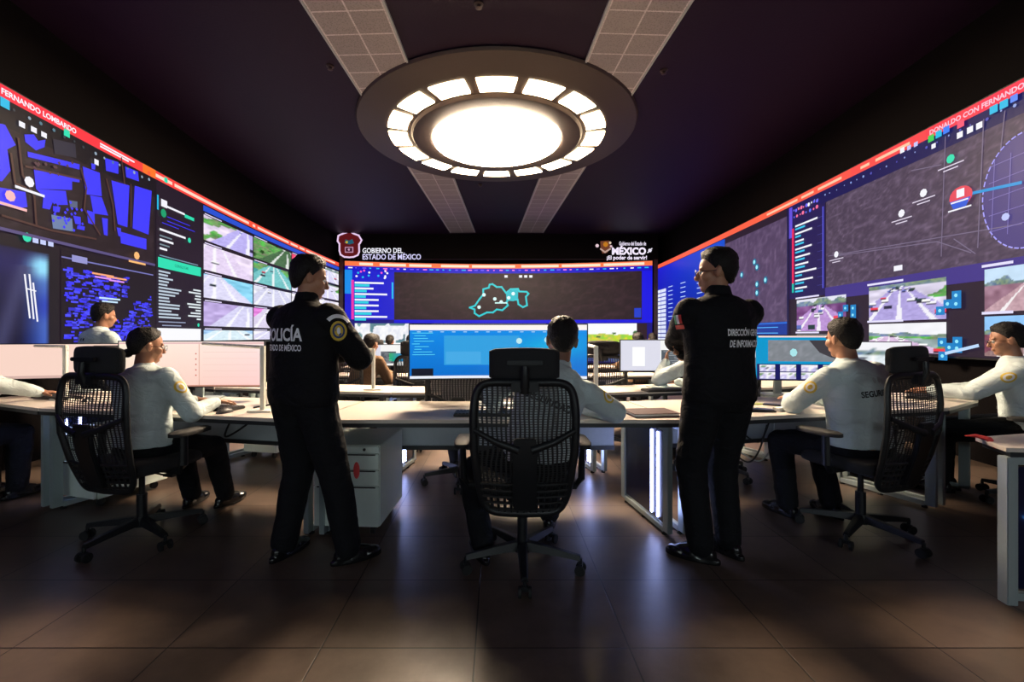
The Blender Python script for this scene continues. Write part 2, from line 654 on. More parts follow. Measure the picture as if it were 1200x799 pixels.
# fill lights added out of view on the back wall, brightening shirts and chair backs
m_back = mat('opal_back_fill', (0.9, 0.9, 0.9), 0.5, emit=(0.84, 0.97, 1.0), estr=BACK_FILL)
for x in (-2.6, 2.6):
    t = empty('back_fill_light', (x, -5.2, 2.3), 0, 'added frosted fill light on the unseen back wall, %s of the viewer' % ('left' if x < 0 else 'right'), 'lamp')
    f = M()
    for k in (-1, 1):
        f.box((k * 1.42, 0.03, 0), (0.04, 0.08, 0.56)); f.box((0, 0.03, k * 0.26), (2.80, 0.08, 0.04))
    f.obj('frame', m_tray, t, bev=0.003)
    M().box((0, 0.03, 0), (2.78, 0.05, 0.46)).obj('diffuser', m_back, t, smooth=None)

for (px, py, w) in ((778, 82, 'beside the right tile strip'), (387, 77, 'beside the left tile strip'), (563, 216, 'just in front of the round lamp'),
                    (561, 4, 'above the round lamp, in the middle')):
    D = (CEIL - CAMZ) * 520 / (392 - py)
    t = M().lathe([(0.01, 0.0), (0.045, 0.0), (0.045, -0.012), (0.02, -0.02), (0.018, -0.04), (0.03, -0.045), (0.01, -0.05)], 16,
                  ((px - 582) / 520 * D, D, CEIL)).obj('ceiling_sprinkler', m_column)
    tag(t, 'tiny dark sprinkler head on the black ceiling, %s' % w, 'sprinkler', 'ceiling sprinklers')


# ================================================================ the video walls
W_ = rgb(245, 245, 255)
RED = rgb(255, 62, 84)
NAVY = rgb(22, 18, 62)
DARK = rgb(30, 20, 34)
TEAL = rgb(40, 225, 180)
CYAN = rgb(30, 190, 235)


def sub(poly_px, ox, oy, sc, fpx):
    return [fpx(ox + x / sc, oy + y / sc) for x, y in poly_px]


def wall_body(place, u0, u1, z0, z1, parent, n=24):
    b = M(); rings = []
    for i in range(n + 1):
        u = u0 + (u1 - u0) * i / n
        rings.append([place(u, z0 - 0.02, -0.004), place(u, z1 + 0.02, -0.004), place(u, z1 + 0.02, -0.10), place(u, z0 - 0.02, -0.10)])
    b.rings(rings)
    return b.obj('screen_body', m_bezel, parent, smooth=30)


def icons(sh, u0, u1, z, n, seed, cols, r=0.035, layer=4):
    q = random.Random(seed)
    for i in range(n):
        u = u0 + (u1 - u0) * (i + q.uniform(-0.2, 0.2)) / n
        sh.dot(u, z + q.uniform(-0.01, 0.01), r * q.uniform(0.5, 1.1), q.choice(cols), layer, 6)


def bars(sh, u0, u1, z0, z1, n, seed, cols, layer=4, fill=0.45, lo=0.25):
    """rows of lettering too small to read: short bars"""
    q = random.Random(seed)
    h = (z1 - z0) / n
    for i in range(n):
        z = z1 - h * (i + 0.5)
        w = (u1 - u0) * q.uniform(lo, 1.0)
        sh.rect(u0, z - h * fill / 2, u0 + w, z + h * fill / 2, q.choice(cols), layer)


# ---------------- left video wall
ZB = 1.12
left = empty('video_wall', (left_x(4.0), 4.0, 0), 0,
             'long curved video wall on the left showing blue street maps and street camera pictures', 'video wall')
left.location = (0, 0, 0)
U0, U1 = -2.5, 13.72
wall_body(left_place, U0, U1, ZB, TOP, left)
s = Sheet(left_place, 1)
s.rect(U0, ZB, U1, TOP, rgb(26, 16, 30), 1)
s.obj('backdrop', m_screen, left)
s = Sheet(left_place, 1)
for k in range(30):
    a = U0 + (U1 - U0) * k / 30
    s.rect(a, TOP - 0.115, a + (U1 - U0) / 30, TOP, mix3(rgb(255, 34, 70), rgb(255, 84, 60), min(1, max(0, (a - 3) / 5))), 2)
s.text('DONALDO CON FERNANDO LOMBARDO', 3.35, TOP - 0.085, 0.052, W_, 3, 0.03)
s.rect(5.05, TOP - 0.085, 5.5, TOP - 0.065, W_, 3); s.rect(5.05, TOP - 0.055, 5.6, TOP - 0.035, W_, 3)
s.rect(5.75, TOP - 0.115, 6.0, TOP, rgb(255, 120, 40), 3)
for a, b_ in ((6.0, 6.35), (6.4, 8.6), (8.75, 8.85), (8.95, 10.4), (10.5, 10.9), (11.0, 11.3), (11.4, 13.4)):
    s.rect(a, TOP - 0.085, b_, TOP - 0.04, rgb(255, 220, 200), 3)
s.text('LOMBARDO', 1.2, TOP - 0.085, 0.052, W_, 3, 0.03)
s.obj('banner', m_screen, left)
# toolbar
s = Sheet(left_place, 1)
ua = lpx(181, 300)[0]
s.rect(U0, TOP - 0.36, ua, TOP - 0.115, rgb(18, 12, 24), 2)
icons(s, 2.6, 6.0, TOP - 0.18, 26, 3, [rgb(90, 130, 150), rgb(150, 170, 190), rgb(60, 70, 80)], 0.02)
for px, py, c, r in ((2, 121, CYAN, .042), (75, 156, TEAL, .036), (110, 190, W_, .03), (172, 203, rgb(255, 90, 60), .025), (192, 211, TEAL, .035)):
    u, z = lpx(px, py); s.rect(u - r, z - r, u + r, z + r, c, 5)
for px, py in ((22, 146), (36, 152), (48, 158)):
    u, z = lpx(px, py); s.rect(u - .03, z - .025, u + .03, z + .025, W_, 5)
s.obj('toolbar', m_screen, left)
# big blue map
s = Sheet(left_place, 1)
s.grid(U0, 2.19, ua - 0.03, TOP - 0.30, 120, 24, map_feed((36, 24, 32), 16, 5, 60, 8), 2)
BL = rgb(62, 58, 255)
for P in ([(0, 260), (15, 265), (65, 360), (25, 380), (40, 480), (0, 530), (-60, 520), (-60, 260)],
          [(105, 310), (150, 310), (170, 340), (205, 335), (200, 370), (160, 385), (110, 345)],
          [(120, 390), (365, 450), (365, 475), (122, 415)],
          [(150, 475), (365, 515), (365, 535), (330, 530), (330, 570), (160, 565)],
          [(160, 565), (300, 575), (310, 640), (270, 640), (225, 620), (195, 600)],
          [(195, 600), (240, 625), (225, 662), (190, 655)], [(240, 645), (275, 650), (270, 675), (240, 670)],
          [(380, 460), (460, 490), (470, 600), (395, 590)], [(415, 595), (470, 605), (500, 690), (430, 680)],
          [(485, 420), (548, 440), (548, 495), (490, 480)], [(580, 460), (640, 485), (645, 530), (585, 510)],
          [(515, 525), (600, 550), (590, 745), (545, 730)], [(625, 550), (705, 575), (690, 780), (615, 750)],
          [(400, 665), (435, 675), (437, 735), (405, 725)], [(555, 765), (680, 800), (680, 850), (560, 820)],
          [(0, 560), (110, 580), (120, 650), (80, 655), (-60, 630), (-60, 550)], [(470, 700), (498, 705), (497, 785), (480, 780)],
          [(335, 690), (370, 697), (372, 735), (345, 728)], [(355, 735), (390, 742), (388, 760), (352, 752)],
          [(420, 445), (440, 450), (438, 475), (422, 472)], [(540, 745), (560, 750), (560, 790), (548, 785)]):
    s.poly(sub(P, 0, 80, 4, lpx), BL, 3)
s.poly(sub([(240, 330), (345, 355), (350, 420), (248, 400)], 0, 80, 4, lpx), rgb(48, 46, 62), 3)
s.poly(sub([(232, 685), (330, 705), (335, 765), (240, 750)], 0, 80, 4, lpx), rgb(110, 130, 170), 3)
s.poly(sub([(315, 618), (355, 625), (355, 655), (320, 650)], 0, 80, 4, lpx), rgb(90, 100, 130), 3)
q = random.Random(21)
for k in range(26):
    a, z = q.uniform(-1.8, 3.3), q.uniform(2.3, 3.0); w_, h_ = q.uniform(.08, .3), q.uniform(.04, .16)
    s.poly([(a - w_, z - h_), (a + w_, z - h_ * .9), (a + w_ * .9, z + h_), (a - w_ * .8, z + h_ * .9)], BL, 3)
BR = rgb(80, 52, 48)
for P in ([(75, 330), (95, 500), (150, 600), (160, 740)], [(370, 470), (395, 560), (385, 660), (460, 780)],
          [(490, 520), (520, 640), (530, 760)], [(605, 545), (605, 740)], [(0, 690), (230, 760), (440, 800)],
          [(110, 460), (370, 520)], [(40, 400), (60, 540), (110, 560)], [(560, 420), (575, 540)]):
    s.line(sub(P, 0, 80, 4, lpx), 0.02, BR, 4)
for (x, y, c) in ((120, 532, W_), (30, 598, rgb(255, 190, 190)), (628, 878, rgb(255, 190, 120))):
    u, z = lpx(x / 4, 80 + y / 4)
    s.dot(u, z, 0.05, c, 6, 8); s.rect(u - .14, z - .10, u + .16, z - .075, c, 6)
for k in range(40):
    x, y = rnd.uniform(140, 330), rnd.uniform(440, 500)
    if k > 12: x, y = rnd.uniform(230, 390), rnd.uniform(620, 760)
    u, z = lpx(x / 4, 80 + y / 4); s.dot(u, z, .018, rgb(90, 60, 70) if k < 13 else BL, 5, 4)
s.rect(U0, 2.17, ua - .03, 2.20, rgb(90, 80, 130), 5)
s.obj('street_map', m_screen, left, 'map of blue building blocks on black')
# lower-left picture with a bright cable
ub = lpx(70, 350)[0]
s = Sheet(left_place, 1)


def cable(S, T):
    n = vnoise(S * 5, T * 5, 3)
    C = (14 + 20 * n, 14 + 18 * n, 30 + 60 * n)
    k = np.clip((S - 0.86) * 12, 0, 1) * np.clip((0.93 - T) * 6, 0, 1)
    g = np.exp(-((S - 0.94) ** 2 / 0.0016 + (T - 0.80) ** 2 / 0.012))
    C = mix3(C, (40 + 80 * n, 70 + 110 * n, 235 + 0 * n), k * 0.75)
    C = mix3(C, const((150, 225, 255), S), np.clip(g * 1.2, 0, 1))
    a = ((S > 0.965) | (T > 0.93) | (T < .02)).astype(float)
    C = mix3(C, const((26, 20, 30), S), a)
    d = np.exp(-((S - 0.80 - 0.10 * T) ** 2 / 0.0009)) * (T < .8)
    return mix3(C, const((70, 70, 110), S), np.clip(d, 0, 1) * 0.8)


s.grid(1.5, ZB + .02, ub - 0.03, 2.10, 60, 40, cable, 2)
for a, b2 in ((((26, 322), (32, 372))), (((31.5, 322), (36.5, 373))), (((36, 332), (41, 376)))):
    s.line([lpx(*a), lpx(*b2)], 0.018, W_, 4)
s.line([lpx(28, 338), lpx(39, 341)], 0.012, W_, 4)
u, z = lpx(28, 278)
s.dot(u, z, 0.045, TEAL, 5, 8)
for px, py in ((38, 281), (47, 283), (56, 285)):
    u, z = lpx(px, py); s.rect(u - .03, z - .03, u + .03, z + .03, rgb(200, 210, 255), 5)
s.obj('cable_picture', m_screen, left, 'dark blue picture with bright white lines')
# lower map with small blue houses
s = Sheet(left_place, 1)
u1_ = lpx(178, 350)[0]
s.rect(ub, ZB + .02, u1_, 2.12, rgb(24, 15, 28), 2)
s.rect(ub, 2.04, u1_, 2.055, rgb(120, 120, 190), 3); s.rect(ub + .12, 2.02, ub + .32, 2.09, rgb(150, 150, 210), 4)
q = random.Random(12)
for k in range(560):
    u = q.uniform(ub + .05, u1_ - .05); z = q.uniform(ZB + .05, 1.95)
    if vnoise(np.array([u * 3.0]), np.array([z * 3.2]), 8)[0] < 0.47: continue
    a, h = q.uniform(.01, .05), q.uniform(.006, .016)
    s.rect(u - a, z - h, u + a, z + h, q.choice([BL, rgb(50, 46, 200), rgb(78, 80, 255)]), 3)
for px, py in ((118, 322), (134, 326), (126, 350)):
    u, z = lpx(px, py)
    s.rect(u - .16, z - .01, u + .16, z + .01, rgb(255, 170, 120) if px != 126 else rgb(200, 230, 255), 5)
    s.rect(u - .12, z - .045, u + .12, z - .025, rgb(220, 150, 255) if px != 126 else rgb(200, 230, 255), 5)
u, z = lpx(168, 386); s.dot(u, z, .05, TEAL, 5, 8, .03)
s.obj('house_map', m_screen, left, 'map dotted with small blue houses')
# dark text column
ud0, ud1 = lpx(182, 300)[0], lpx(235, 300)[0]
s = Sheet(left_place, 1)
s.rect(ud0, ZB + .02, ud1, TOP - 0.13, rgb(32, 20, 38), 2)
w = ud1 - ud0


def R(a, b_, z0, z1, c, l=4): s.rect(ud0 + a * w, z0, ud0 + b_ * w, z1, c, l)


R(0.0, 0.03, 2.95, 3.15, CYAN); R(.08, .2, 3.02, 3.12, W_); R(.2, .58, 3.03, 3.06, W_); R(.58, .8, 3.00, 3.05, TEAL)
s.dot(ud0 + .12 * w, 2.93, .06, rgb(20, 160, 110), 5, 8)
R(.2, .7, 2.90, 2.91, BL); R(.2, .82, 2.84, 2.85, BL); R(.1, .45, 2.79, 2.80, BL)
R(.05, .6, 2.68, 2.71, W_); s.dot(ud0 + .68 * w, 2.68, .04, TEAL, 5, 8); R(.05, .3, 2.60, 2.62, rgb(120, 140, 150)); R(.05, .33, 2.54, 2.57, W_)
R(.05, .25, 2.48, 2.50, rgb(120, 140, 150)); R(.05, .2, 2.42, 2.45, W_)
R(.05, .9, 2.33, 2.345, rgb(120, 150, 170))
R(.02, .97, 2.17, 2.31, TEAL); s.text('CONSULTAR', ud0 + .35 * w, 2.225, .04, rgb(10, 80, 70), 5)
q = random.Random(4)
for i in range(15):
    z = 2.12 - i * .045
    R(.03, .03 + q.uniform(.15, .5), z - .012, z + .012, rgb(190, 205, 220))
    if i > 3: R(.97 - q.uniform(.08, .35), .97, z - .012, z + .012, rgb(225, 235, 240))
R(.03, .6, 1.42, 1.435, rgb(150, 160, 190)); R(.1, .5, 1.37, 1.385, rgb(150, 160, 190)); s.dot(ud0 + .9 * w, 1.40, .03, TEAL, 5, 6)
R(.0, .97, ZB + .03, 1.34, rgb(250, 250, 255))
s.obj('text_column', m_screen, left, 'dark column of small text with a teal bar')
# street camera pictures
uc = [lpx(x, 300)[0] for x in (237, 296, 341, 370, 396)]
uc[-1] = U1
zr = [3.22, 2.75, 2.27, 1.82, 1.36, ZB]
s0 = Sheet(left_place, 1); s0.rect(uc[0], 3.24, U1, 3.33, rgb(40, 80, 210), 3); s0.obj('blue_title_bar', m_screen, left)
kinds = {(0, 0): dict(road=(190, 180, 245), side=(235, 220, 245), green=.30, cars=7, horizon=1.3, vx=.9),
         (0, 1): dict(road=(232, 215, 245), side=(240, 225, 250), green=.05, cars=3, horizon=1.4, vx=.2),
         (0, 2): dict(road=(225, 222, 250), side=(140, 215, 245), green=.0, cars=2, horizon=1.1, vx=.2),
         (0, 3): dict(road=(215, 212, 245), side=(190, 170, 225), green=.0, cars=2, horizon=1.2, vx=.9),
         (0, 4): dict(road=(220, 240, 250), side=(160, 200, 240), green=.1, cars=2, horizon=1.4),
         (1, 0): dict(road=(70, 110, 70), side=(40, 90, 30), green=.75, cars=2, horizon=1.1, vx=.9),
         (1, 1): dict(road=(120, 200, 200), side=(60, 150, 150), green=.5, cars=5, horizon=1.1),
         (1, 2): dict(road=(215, 215, 240), side=(235, 235, 250), green=0., cars=3, horizon=1.3),
         (1, 3): dict(road=(225, 215, 240), side=(230, 130, 220), green=.05, cars=3, horizon=1.3),
         (2, 0): dict(road=(235, 190, 215), side=(240, 70, 110), green=.1, cars=4, horizon=1.2)}
for c in range(4):
    for r_ in range(5):
        kw = kinds.get((c, r_), dict(green=.15, cars=6, horizon=.85 + .1 * r_, road=(222, 218, 245), side=(245, 240, 252)))
        s = Sheet(left_place, 1)
        s.grid(uc[c] + .02, zr[r_ + 1] + .03, uc[c + 1] - .02, zr[r_] - .035, 34, 20, road_feed(20 + c * 7 + r_, **kw), 2)
        s.rect(uc[c] + .04, zr[r_] - .025, uc[c] + .04 + .3 * (uc[c + 1] - uc[c]), zr[r_] - .008, rgb(230, 220, 255), 3)
        s.obj('camera_picture', m_screen, left)

# ---------------- right video wall
ZR = 1.03
right = empty('video_wall', (0, 0, 0), 0,
              'long curved video wall on the right showing grey street maps and traffic camera pictures', 'video wall')
V0, V1 = -2.5, 14.35
wall_body(right_place, V0, V1, ZR, TOP, right)
s = Sheet(right_place, -1)
s.rect(V0, ZR, V1, TOP, rgb(42, 28, 46), 1)
s.obj('backdrop', m_screen, right)
s = Sheet(right_place, -1)
for k in range(30):
    a = V0 + (V1 - V0) * k / 30
    s.rect(a, TOP - 0.115, a + (V1 - V0) / 30, TOP, mix3(rgb(255, 40, 84), rgb(255, 100, 72), min(1, max(0, (a - 3) / 4))), 2)
s.text('DONALDO CON FERNANDO LOMBARDO', 4.75, TOP - 0.085, 0.05, rgb(255, 200, 220), 3, 0.03)
for a, b_ in ((5.0, 5.5), (5.6, 5.75), (6.1, 6.6), (6.7, 7.0), (7.1, 8.0)):
    s.rect(b_, TOP - 0.08, a, TOP - 0.045, rgb(255, 205, 170), 3)
s.obj('banner', m_screen, right)
s = Sheet(right_place, -1)
s.rect(V0, TOP - .30, rpx(926, 250)[0], TOP - .115, rgb(26, 22, 84), 2)
for px, py, c, r in ((1169, 128, CYAN, .036), (1181, 122, CYAN, .036), (1193, 115, rgb(90, 140, 255), .03), (1130, 145, rgb(255, 90, 120), .036),
                     (1095, 162, rgb(60, 210, 90), .035), (1104, 157, CYAN, .035), (1113, 152, rgb(60, 130, 255), .035),
                     (1061, 176, W_, .03), (1069, 173, rgb(200, 200, 255), .025), (1077, 169, rgb(200, 200, 255), .025),
                     (1129, 158, W_, .03), (1141, 152, W_, .03), (1152, 147, W_, .03), (1098, 171, W_, .025)):
    u, z = rpx(px, py); s.rect(u - r, z - r, u + r, z + r, c, 6)
icons(s, 3.4, 7.2, TOP - 0.2, 30, 5, [rgb(90, 90, 190), rgb(150, 170, 230)], 0.016)
s.obj('toolbar', m_screen, right)
# big grey map
ug1 = rpx(969, 300)[0]
s = Sheet(right_place, -1)
zt = TOP - .30; zb = CAMZ + (392 - 337) / 520 * ug1
s.grid(ug1, zb, 2.0, zt, 150, 60, map_feed((80, 66, 88), 34, 9, 46, 22), 2)
for P in ([(1155, 140), (1148, 290)], [(972, 300), (1200, 262)], [(1110, 160), (1108, 210), (1105, 300)], [(1120, 280), (1145, 297)],
          [(1180, 130), (1168, 240)], [(1070, 200), (1105, 193)], [(980, 300), (1100, 283), (1140, 296)]):
    s.line([rpx(*p) for p in P], .010, rgb(120, 108, 136), 3)
# purple patrol zone
cu, cz = rpx(1204, 222)
cr_ = .50
s.dot(cu, cz, cr_ * .72, rgb(78, 66, 128), 3, 40, cr_)
for k in range(44):
    a = 2 * PI * k / 44; b2 = a + 2 * PI / 80
    s.line([(cu + cr_ * .72 * math.cos(a), cz + cr_ * math.sin(a)), (cu + cr_ * .72 * math.cos(b2), cz + cr_ * math.sin(b2))], .012, rgb(170, 165, 255), 4)
for k in range(5):
    s.line([(cu + .28 - k * .14, cz - .35), (cu + .25 - k * .14, cz + .36)], .006, rgb(130, 120, 190), 4)
    s.line([(cu + .3, cz - .3 + k * .15), (cu - .3, cz - .26 + k * .15)], .006, rgb(130, 120, 190), 4)
s.line([rpx(1140, 227), rpx(1200, 214)], .028, rgb(20, 150, 220), 5)
u, z = rpx(1130, 230)
s.dot(u, z, .12, rgb(230, 70, 90), 6, 16, .10); s.poly([(u + .11, z - .03), (u - .11, z - .03), (u - .06, z - .11), (u + .07, z - .11)], rgb(40, 90, 220), 7)
s.rect(u - .05, z - .01, u + .03, z + .07, W_, 8); s.rect(u - .12, z - .13, u + .12, z - .115, W_, 8); s.rect(u - .09, z - .055, u + .09, z - .04, W_, 8)
u, z = rpx(1183, 254); s.dot(u, z, .035, rgb(190, 200, 255), 6, 8)
for px, py, c in ((1118, 186, TEAL), (1086, 226, W_), (1060, 250, W_), (983, 298, W_)):
    u, z = rpx(px, py); s.dot(u, z, .045, c, 6, 8)
    s.rect(u - .14, z - .075, u + .14, z - .063, rgb(225, 215, 235), 6); s.rect(u - .08, z - .11, u + .08, z - .098, rgb(225, 215, 235), 6)
u, z = rpx(1056, 314); s.rect(u - .06, z - .03, u + .06, z + .03, W_, 6)
s.obj('street_map', m_screen, right, 'grey street map with a dashed round zone')
s = Sheet(right_place, -1)
s.rect(2.0, zb - .17, ug1 + .02, zb, rgb(66, 52, 136), 2)
s.obj('violet_title_bar', m_screen, right)
# text list
uh1, uh0 = rpx(926, 300)[0], rpx(968, 300)[0]
s = Sheet(right_place, -1)
s.rect(uh0, zb - .10, uh1, TOP - .13, rgb(34, 24, 84), 2)
W2 = uh1 - uh0
s.rect(uh1 - .10 * W2, zb + .9, uh1 - .0 * W2, TOP - .14, rgb(100, 80, 220), 3)
s.rect(uh1 - .16 * W2, zb + .15, uh1 - .10 * W2, TOP - .5, rgb(240, 40, 90), 4); s.rect(uh1 - .16 * W2, zb + .0, uh1 - .10 * W2, zb + .15, rgb(30, 190, 170), 4)
q = random.Random(6)
for i in range(9):
    for (off, c) in ((0, W_), (-.05, rgb(60, 200, 240))):
        z = TOP - .48 - i * .125 + off
        if z < zb: continue
        s.rect(uh1 - .2 * W2, z - .014, uh1 - (.2 + q.uniform(.25, .72) * (1 if off == 0 else .45)) * W2, z + .014, c, 4)
    s.rect(uh0 + .18 * W2, TOP - .49 - i * .125, uh0 + .05 * W2, TOP - .485 - i * .125, rgb(80, 80, 160), 4)
icons(s, uh1 - .15, uh0 + .1, TOP - .22, 10, 8, [W_, rgb(255, 120, 160), rgb(120, 110, 255)], .03)
icons(s, uh1 - .15, uh0 + .1, TOP - .32, 8, 9, [rgb(100, 120, 255), rgb(255, 120, 160)], .03)
s.rect(uh0 + .02 * W2, zb, uh0 + .05 * W2, TOP - .35, rgb(90, 90, 220), 4)
s.obj('text_list', m_screen, right, 'dark violet list with white and cyan lines')
# middle map and blue panels
um0, um1 = uh1, rpx(850, 300)[0]
s = Sheet(right_place, -1)
zm = CAMZ + .22
s.grid(um1, zm, um0 + .05, TOP - .25, 50, 40, map_feed((86, 68, 100), 26, 19, 16, 14), 2)
for px, py in ((886, 307), (889, 313), (871, 322), (889, 333), (899, 328), (889, 343)):
    u, z = rpx(px, py); s.dot(u, z, .07, rgb(20, 110, 150), 5, 8); s.dot(u, z, .04, rgb(160, 240, 255), 6, 8)
s.rect(um0, ZR, um0 + .05, TOP - .13, rgb(20, 20, 70), 4)
s.obj('district_map', m_screen, right, 'grey map with cyan markers')
s = Sheet(right_place, -1)
s.rect(um0 + .05, ZR + .02, um1, zm, rgb(10, 52, 150), 3)
for i, (a, b2) in enumerate(((.1, .55), (.55, .98))):
    for k in range(4):
        z = zm - .10 - k * .10
        if z > ZR: s.rect(um0 + .3, z, um0 + .3 + 1.4 * (1 + .4 * ((k * 7) % 3)), z + .014, rgb(90, 180, 255), 5)
s.rect(um0 + .05, zm - .035, um1, zm - .01, rgb(40, 110, 220), 4)
s.obj('blue_panel', m_screen, right, 'blue panel with thin lines')
s = Sheet(right_place, -1)
s.grid(V1, ZR + .02, um1, TOP - .13, 40, 30, lambda S, T: (8 + 30 * T * (1 - S), 30 + 50 * T * S, 140 + 70 * T + 0 * S), 2)
q = random.Random(3)
u0_ = V1
for i in range(13):
    z = 2.60 - i * .125
    s.rect(u0_ - .05, z - .045, u0_ - .50, z + .05, rgb(235, 240, 255), 4)
    s.rect(u0_ - .52, z - .045, u0_ - .95, z + .05, rgb(225, 232, 255), 4)
    if i < 9:
        for a in (1.15, 2.1, 3.2):
            s.rect(u0_ - a, z + .0 + .05, u0_ - a - .35, z + .022 + .05, rgb(190, 215, 255), 4)
s.obj('records_table', m_screen, right, 'blue table with white cells')


# traffic pictures on the right
def rfeed(x0, y0, x1, y1, seed, lab=True, kw={}, n=60, m=34):
    """x,y: top-left and bottom-left pixel rows read at the left edge"""
    ul = rpx(x0, 300)[0]; ur = rpx(x1, 300)[0]
    z1 = CAMZ - (y0 - 392) / 520 * ul; z0 = max(ZR + .02, CAMZ - (y1 - 392) / 520 * ul)
    s = Sheet(right_place, -1)
    s.grid(ul, z0, ur, z1, n, m, road_feed(seed, **kw), 3)
    if lab: s.rect(ul + .02, z1 + .02, ul - .5 * (ul - ur), z1 + .045, rgb(230, 225, 255), 4)
    s.obj('camera_picture', m_screen, right)
    return ul, ur, z0, z1


rfeed(935, 352, 993, 388, 41, True, dict(horizon=.8, road=(190, 150, 215), side=(120, 70, 130), cars=20, green=.0, sky=(235, 235, 250)))
rfeed(1020, 337, 1111, 377, 42, True, dict(horizon=.93, vx=.45, road=(178, 165, 225), side=(225, 218, 240), cars=26, green=.12))
rfeed(1020, 380, 1111, 424, 43, True, dict(horizon=.55, vx=.3, road=(220, 190, 225), side=(150, 170, 170), cars=14, green=.6))
rfeed(935, 392, 993, 424, 46, True, dict(horizon=.7, road=(190, 160, 215), side=(160, 120, 170), cars=14, green=.1))
rfeed(1156, 316, 1230, 366, 44, True, dict(horizon=.62, vx=.75, road=(196, 160, 170), side=(150, 110, 130), cars=3, green=.1, sky=(205, 232, 255)))
rfeed(1156, 371, 1230, 420, 45, True, dict(horizon=.55, vx=.7, road=(150, 120, 120), side=(130, 70, 90), cars=4, green=.25, sky=(150, 205, 255)))
s = Sheet(right_place, -1)
for px, py in ((1125, 346), (1125, 356), (1115, 356), (1106, 364), (1126, 400), (1117, 407), (1126, 408), (1108, 401), (1109, 417), (994, 361), (1003, 361), (1003, 369), (988, 369)):
    u, z = rpx(px, py)
    s.rect(u - .05, z - .045, u + .05, z + .045, rgb(20, 130, 200), 6); s.dot(u, z, .02, rgb(150, 235, 255), 7, 6)
s.line([rpx(1112, 414), rpx(1150, 405)], .03, rgb(190, 220, 255), 6)
s.obj('camera_controls', m_screen, right, 'small cyan control buttons')

# ---------------- front video wall
FX0, FX1 = -4.72, 4.83
ZF = 0.35
front = empty('video_wall', (0, 0, 0), 0, 'wide video wall across the front showing a cyan state outline on a dark map', 'video wall')
FT = TOP + 0.07
wall_body(front_place, FX0, FX1, ZF, FT, front)
s = Sheet(front_place, 1)
FB = rgb(12, 8, 200)
s.rect(FX0, ZF, FX1, FT, rgb(14, 8, 120), 1)
s.obj('backdrop', m_screen, front)
s = Sheet(front_place, 1)
s.rect(FX0, FT - .145, FX1, FT, rgb(255, 120, 70), 2)
for a, b_ in ((-4.3, -3.9), (-3.7, -2.9), (-2.8, -2.1), (-1.8, -.9), (-.8, .6), (.8, 2.0), (2.1, 3.3), (3.4, 4.6)):
    s.rect(a, FT - .115, b_, FT - .035, rgb(255, 235, 205), 3)
s.obj('banner', m_screen, front)
s = Sheet(front_place, 1)
s.rect(FX0, FT - .30, FX1, FT - .145, FB, 2)
q = random.Random(2)
for k in range(46):
    u = FX0 + .1 + k * .205
    s.rect(u, FT - .22, u + q.uniform(.03, .13), FT - .185, q.choice([W_, CYAN, rgb(110, 90, 255), rgb(255, 130, 220)]), 4)
s.obj('toolbar', m_screen, front)
f = front_px
# dark map
xa, xb = f(462, 350)[0], f(752, 350)[0]
z0m, z1m = f(582, 375)[1], FT - .29
s = Sheet(front_place, 1)
s.grid(xa, z0m, xb, z1m, 120, 30, map_feed((42, 26, 34), 12, 23, 24, 8, .3), 2)
OUT = [(120, 575), (190, 550), (245, 470), (300, 400), (300, 330), (375, 310), (385, 268), (425, 262), (480, 300), (545, 300), (605, 380),
       (665, 330), (765, 325), (780, 360), (880, 365), (905, 390), (870, 430), (885, 545), (830, 570), (770, 530), (760, 470), (640, 470),
       (610, 500), (630, 545), (555, 610), (480, 600), (430, 640), (350, 640), (245, 690), (185, 650), (185, 600)]
pts = [f(540 + x / 11.41, 310 + y / 11.41) for x, y in OUT]
s.line(pts, .055, rgb(20, 205, 215), 4, True)
s.poly([f(540 + x / 11.41, 310 + y / 11.41) for x, y in [(605, 380), (700, 330), (765, 330), (765, 470), (700, 490), (610, 480)]], rgb(20, 190, 205), 4)
for x, y in ((310, 405), (455, 460), (540, 500), (245, 570), (700, 390), (640, 445)):
    a, z = f(540 + x / 11.41, 310 + y / 11.41); s.dot(a, z, .06, rgb(220, 255, 255), 6, 8)
a, z = f(580, 355); s.rect(a, z - .02, a + .4, z + .02, rgb(210, 255, 255), 6)
for px in (593, 610, 616, 622):
    a, z = f(px, 324); s.rect(a - .05, z - .04, a + .05, z + .04, W_, 6)
s.obj('state_map', m_screen, front, 'dark map with a cyan state outline')
# left blue list
s = Sheet(front_place, 1)
xl0, xl1 = FX0, xa
s.rect(xl0, z0m, xl1, z1m, rgb(16, 20, 205), 2)
s.rect(xl0, f(405, 344)[1], f(413, 344)[0], z1m + .02, rgb(10, 140, 235), 3)
s.rect(f(412, 350)[0], f(412, 374)[1], f(415, 350)[0], f(412, 328)[1], rgb(235, 50, 170), 4)
q = random.Random(9)
for i in range(7):
    y = 331.5 + i * 6.6
    z = f(430, y)[1]
    a0, a1 = f(416, y)[0], f(416 + q.choice([40, 36, 22, 34, 28, 38]), y)[0]
    s.rect(a0, z - .028, a1, z + .028, W_, 5)
    s.rect(a0, z - .12, f(416 + q.uniform(13, 20), y)[0], z - .04, rgb(40, 205, 225), 5)
for k in range(16):
    a, z = f(418 + q.uniform(0, 38), 316 + q.uniform(0, 10)); s.dot(a, z, .035, q.choice([W_, CYAN, rgb(255, 90, 200)]), 5, 6)
s.rect(f(459.3, 340)[0], f(459, 350)[1], f(461.2, 340)[0], f(459, 331)[1], CYAN, 5)
s.obj('text_list', m_screen, front, 'bright blue list with white and cyan lines')
s = Sheet(front_place, 1)
s.rect(xb, z0m - .1, FX1, z1m, rgb(14, 10, 225), 2)
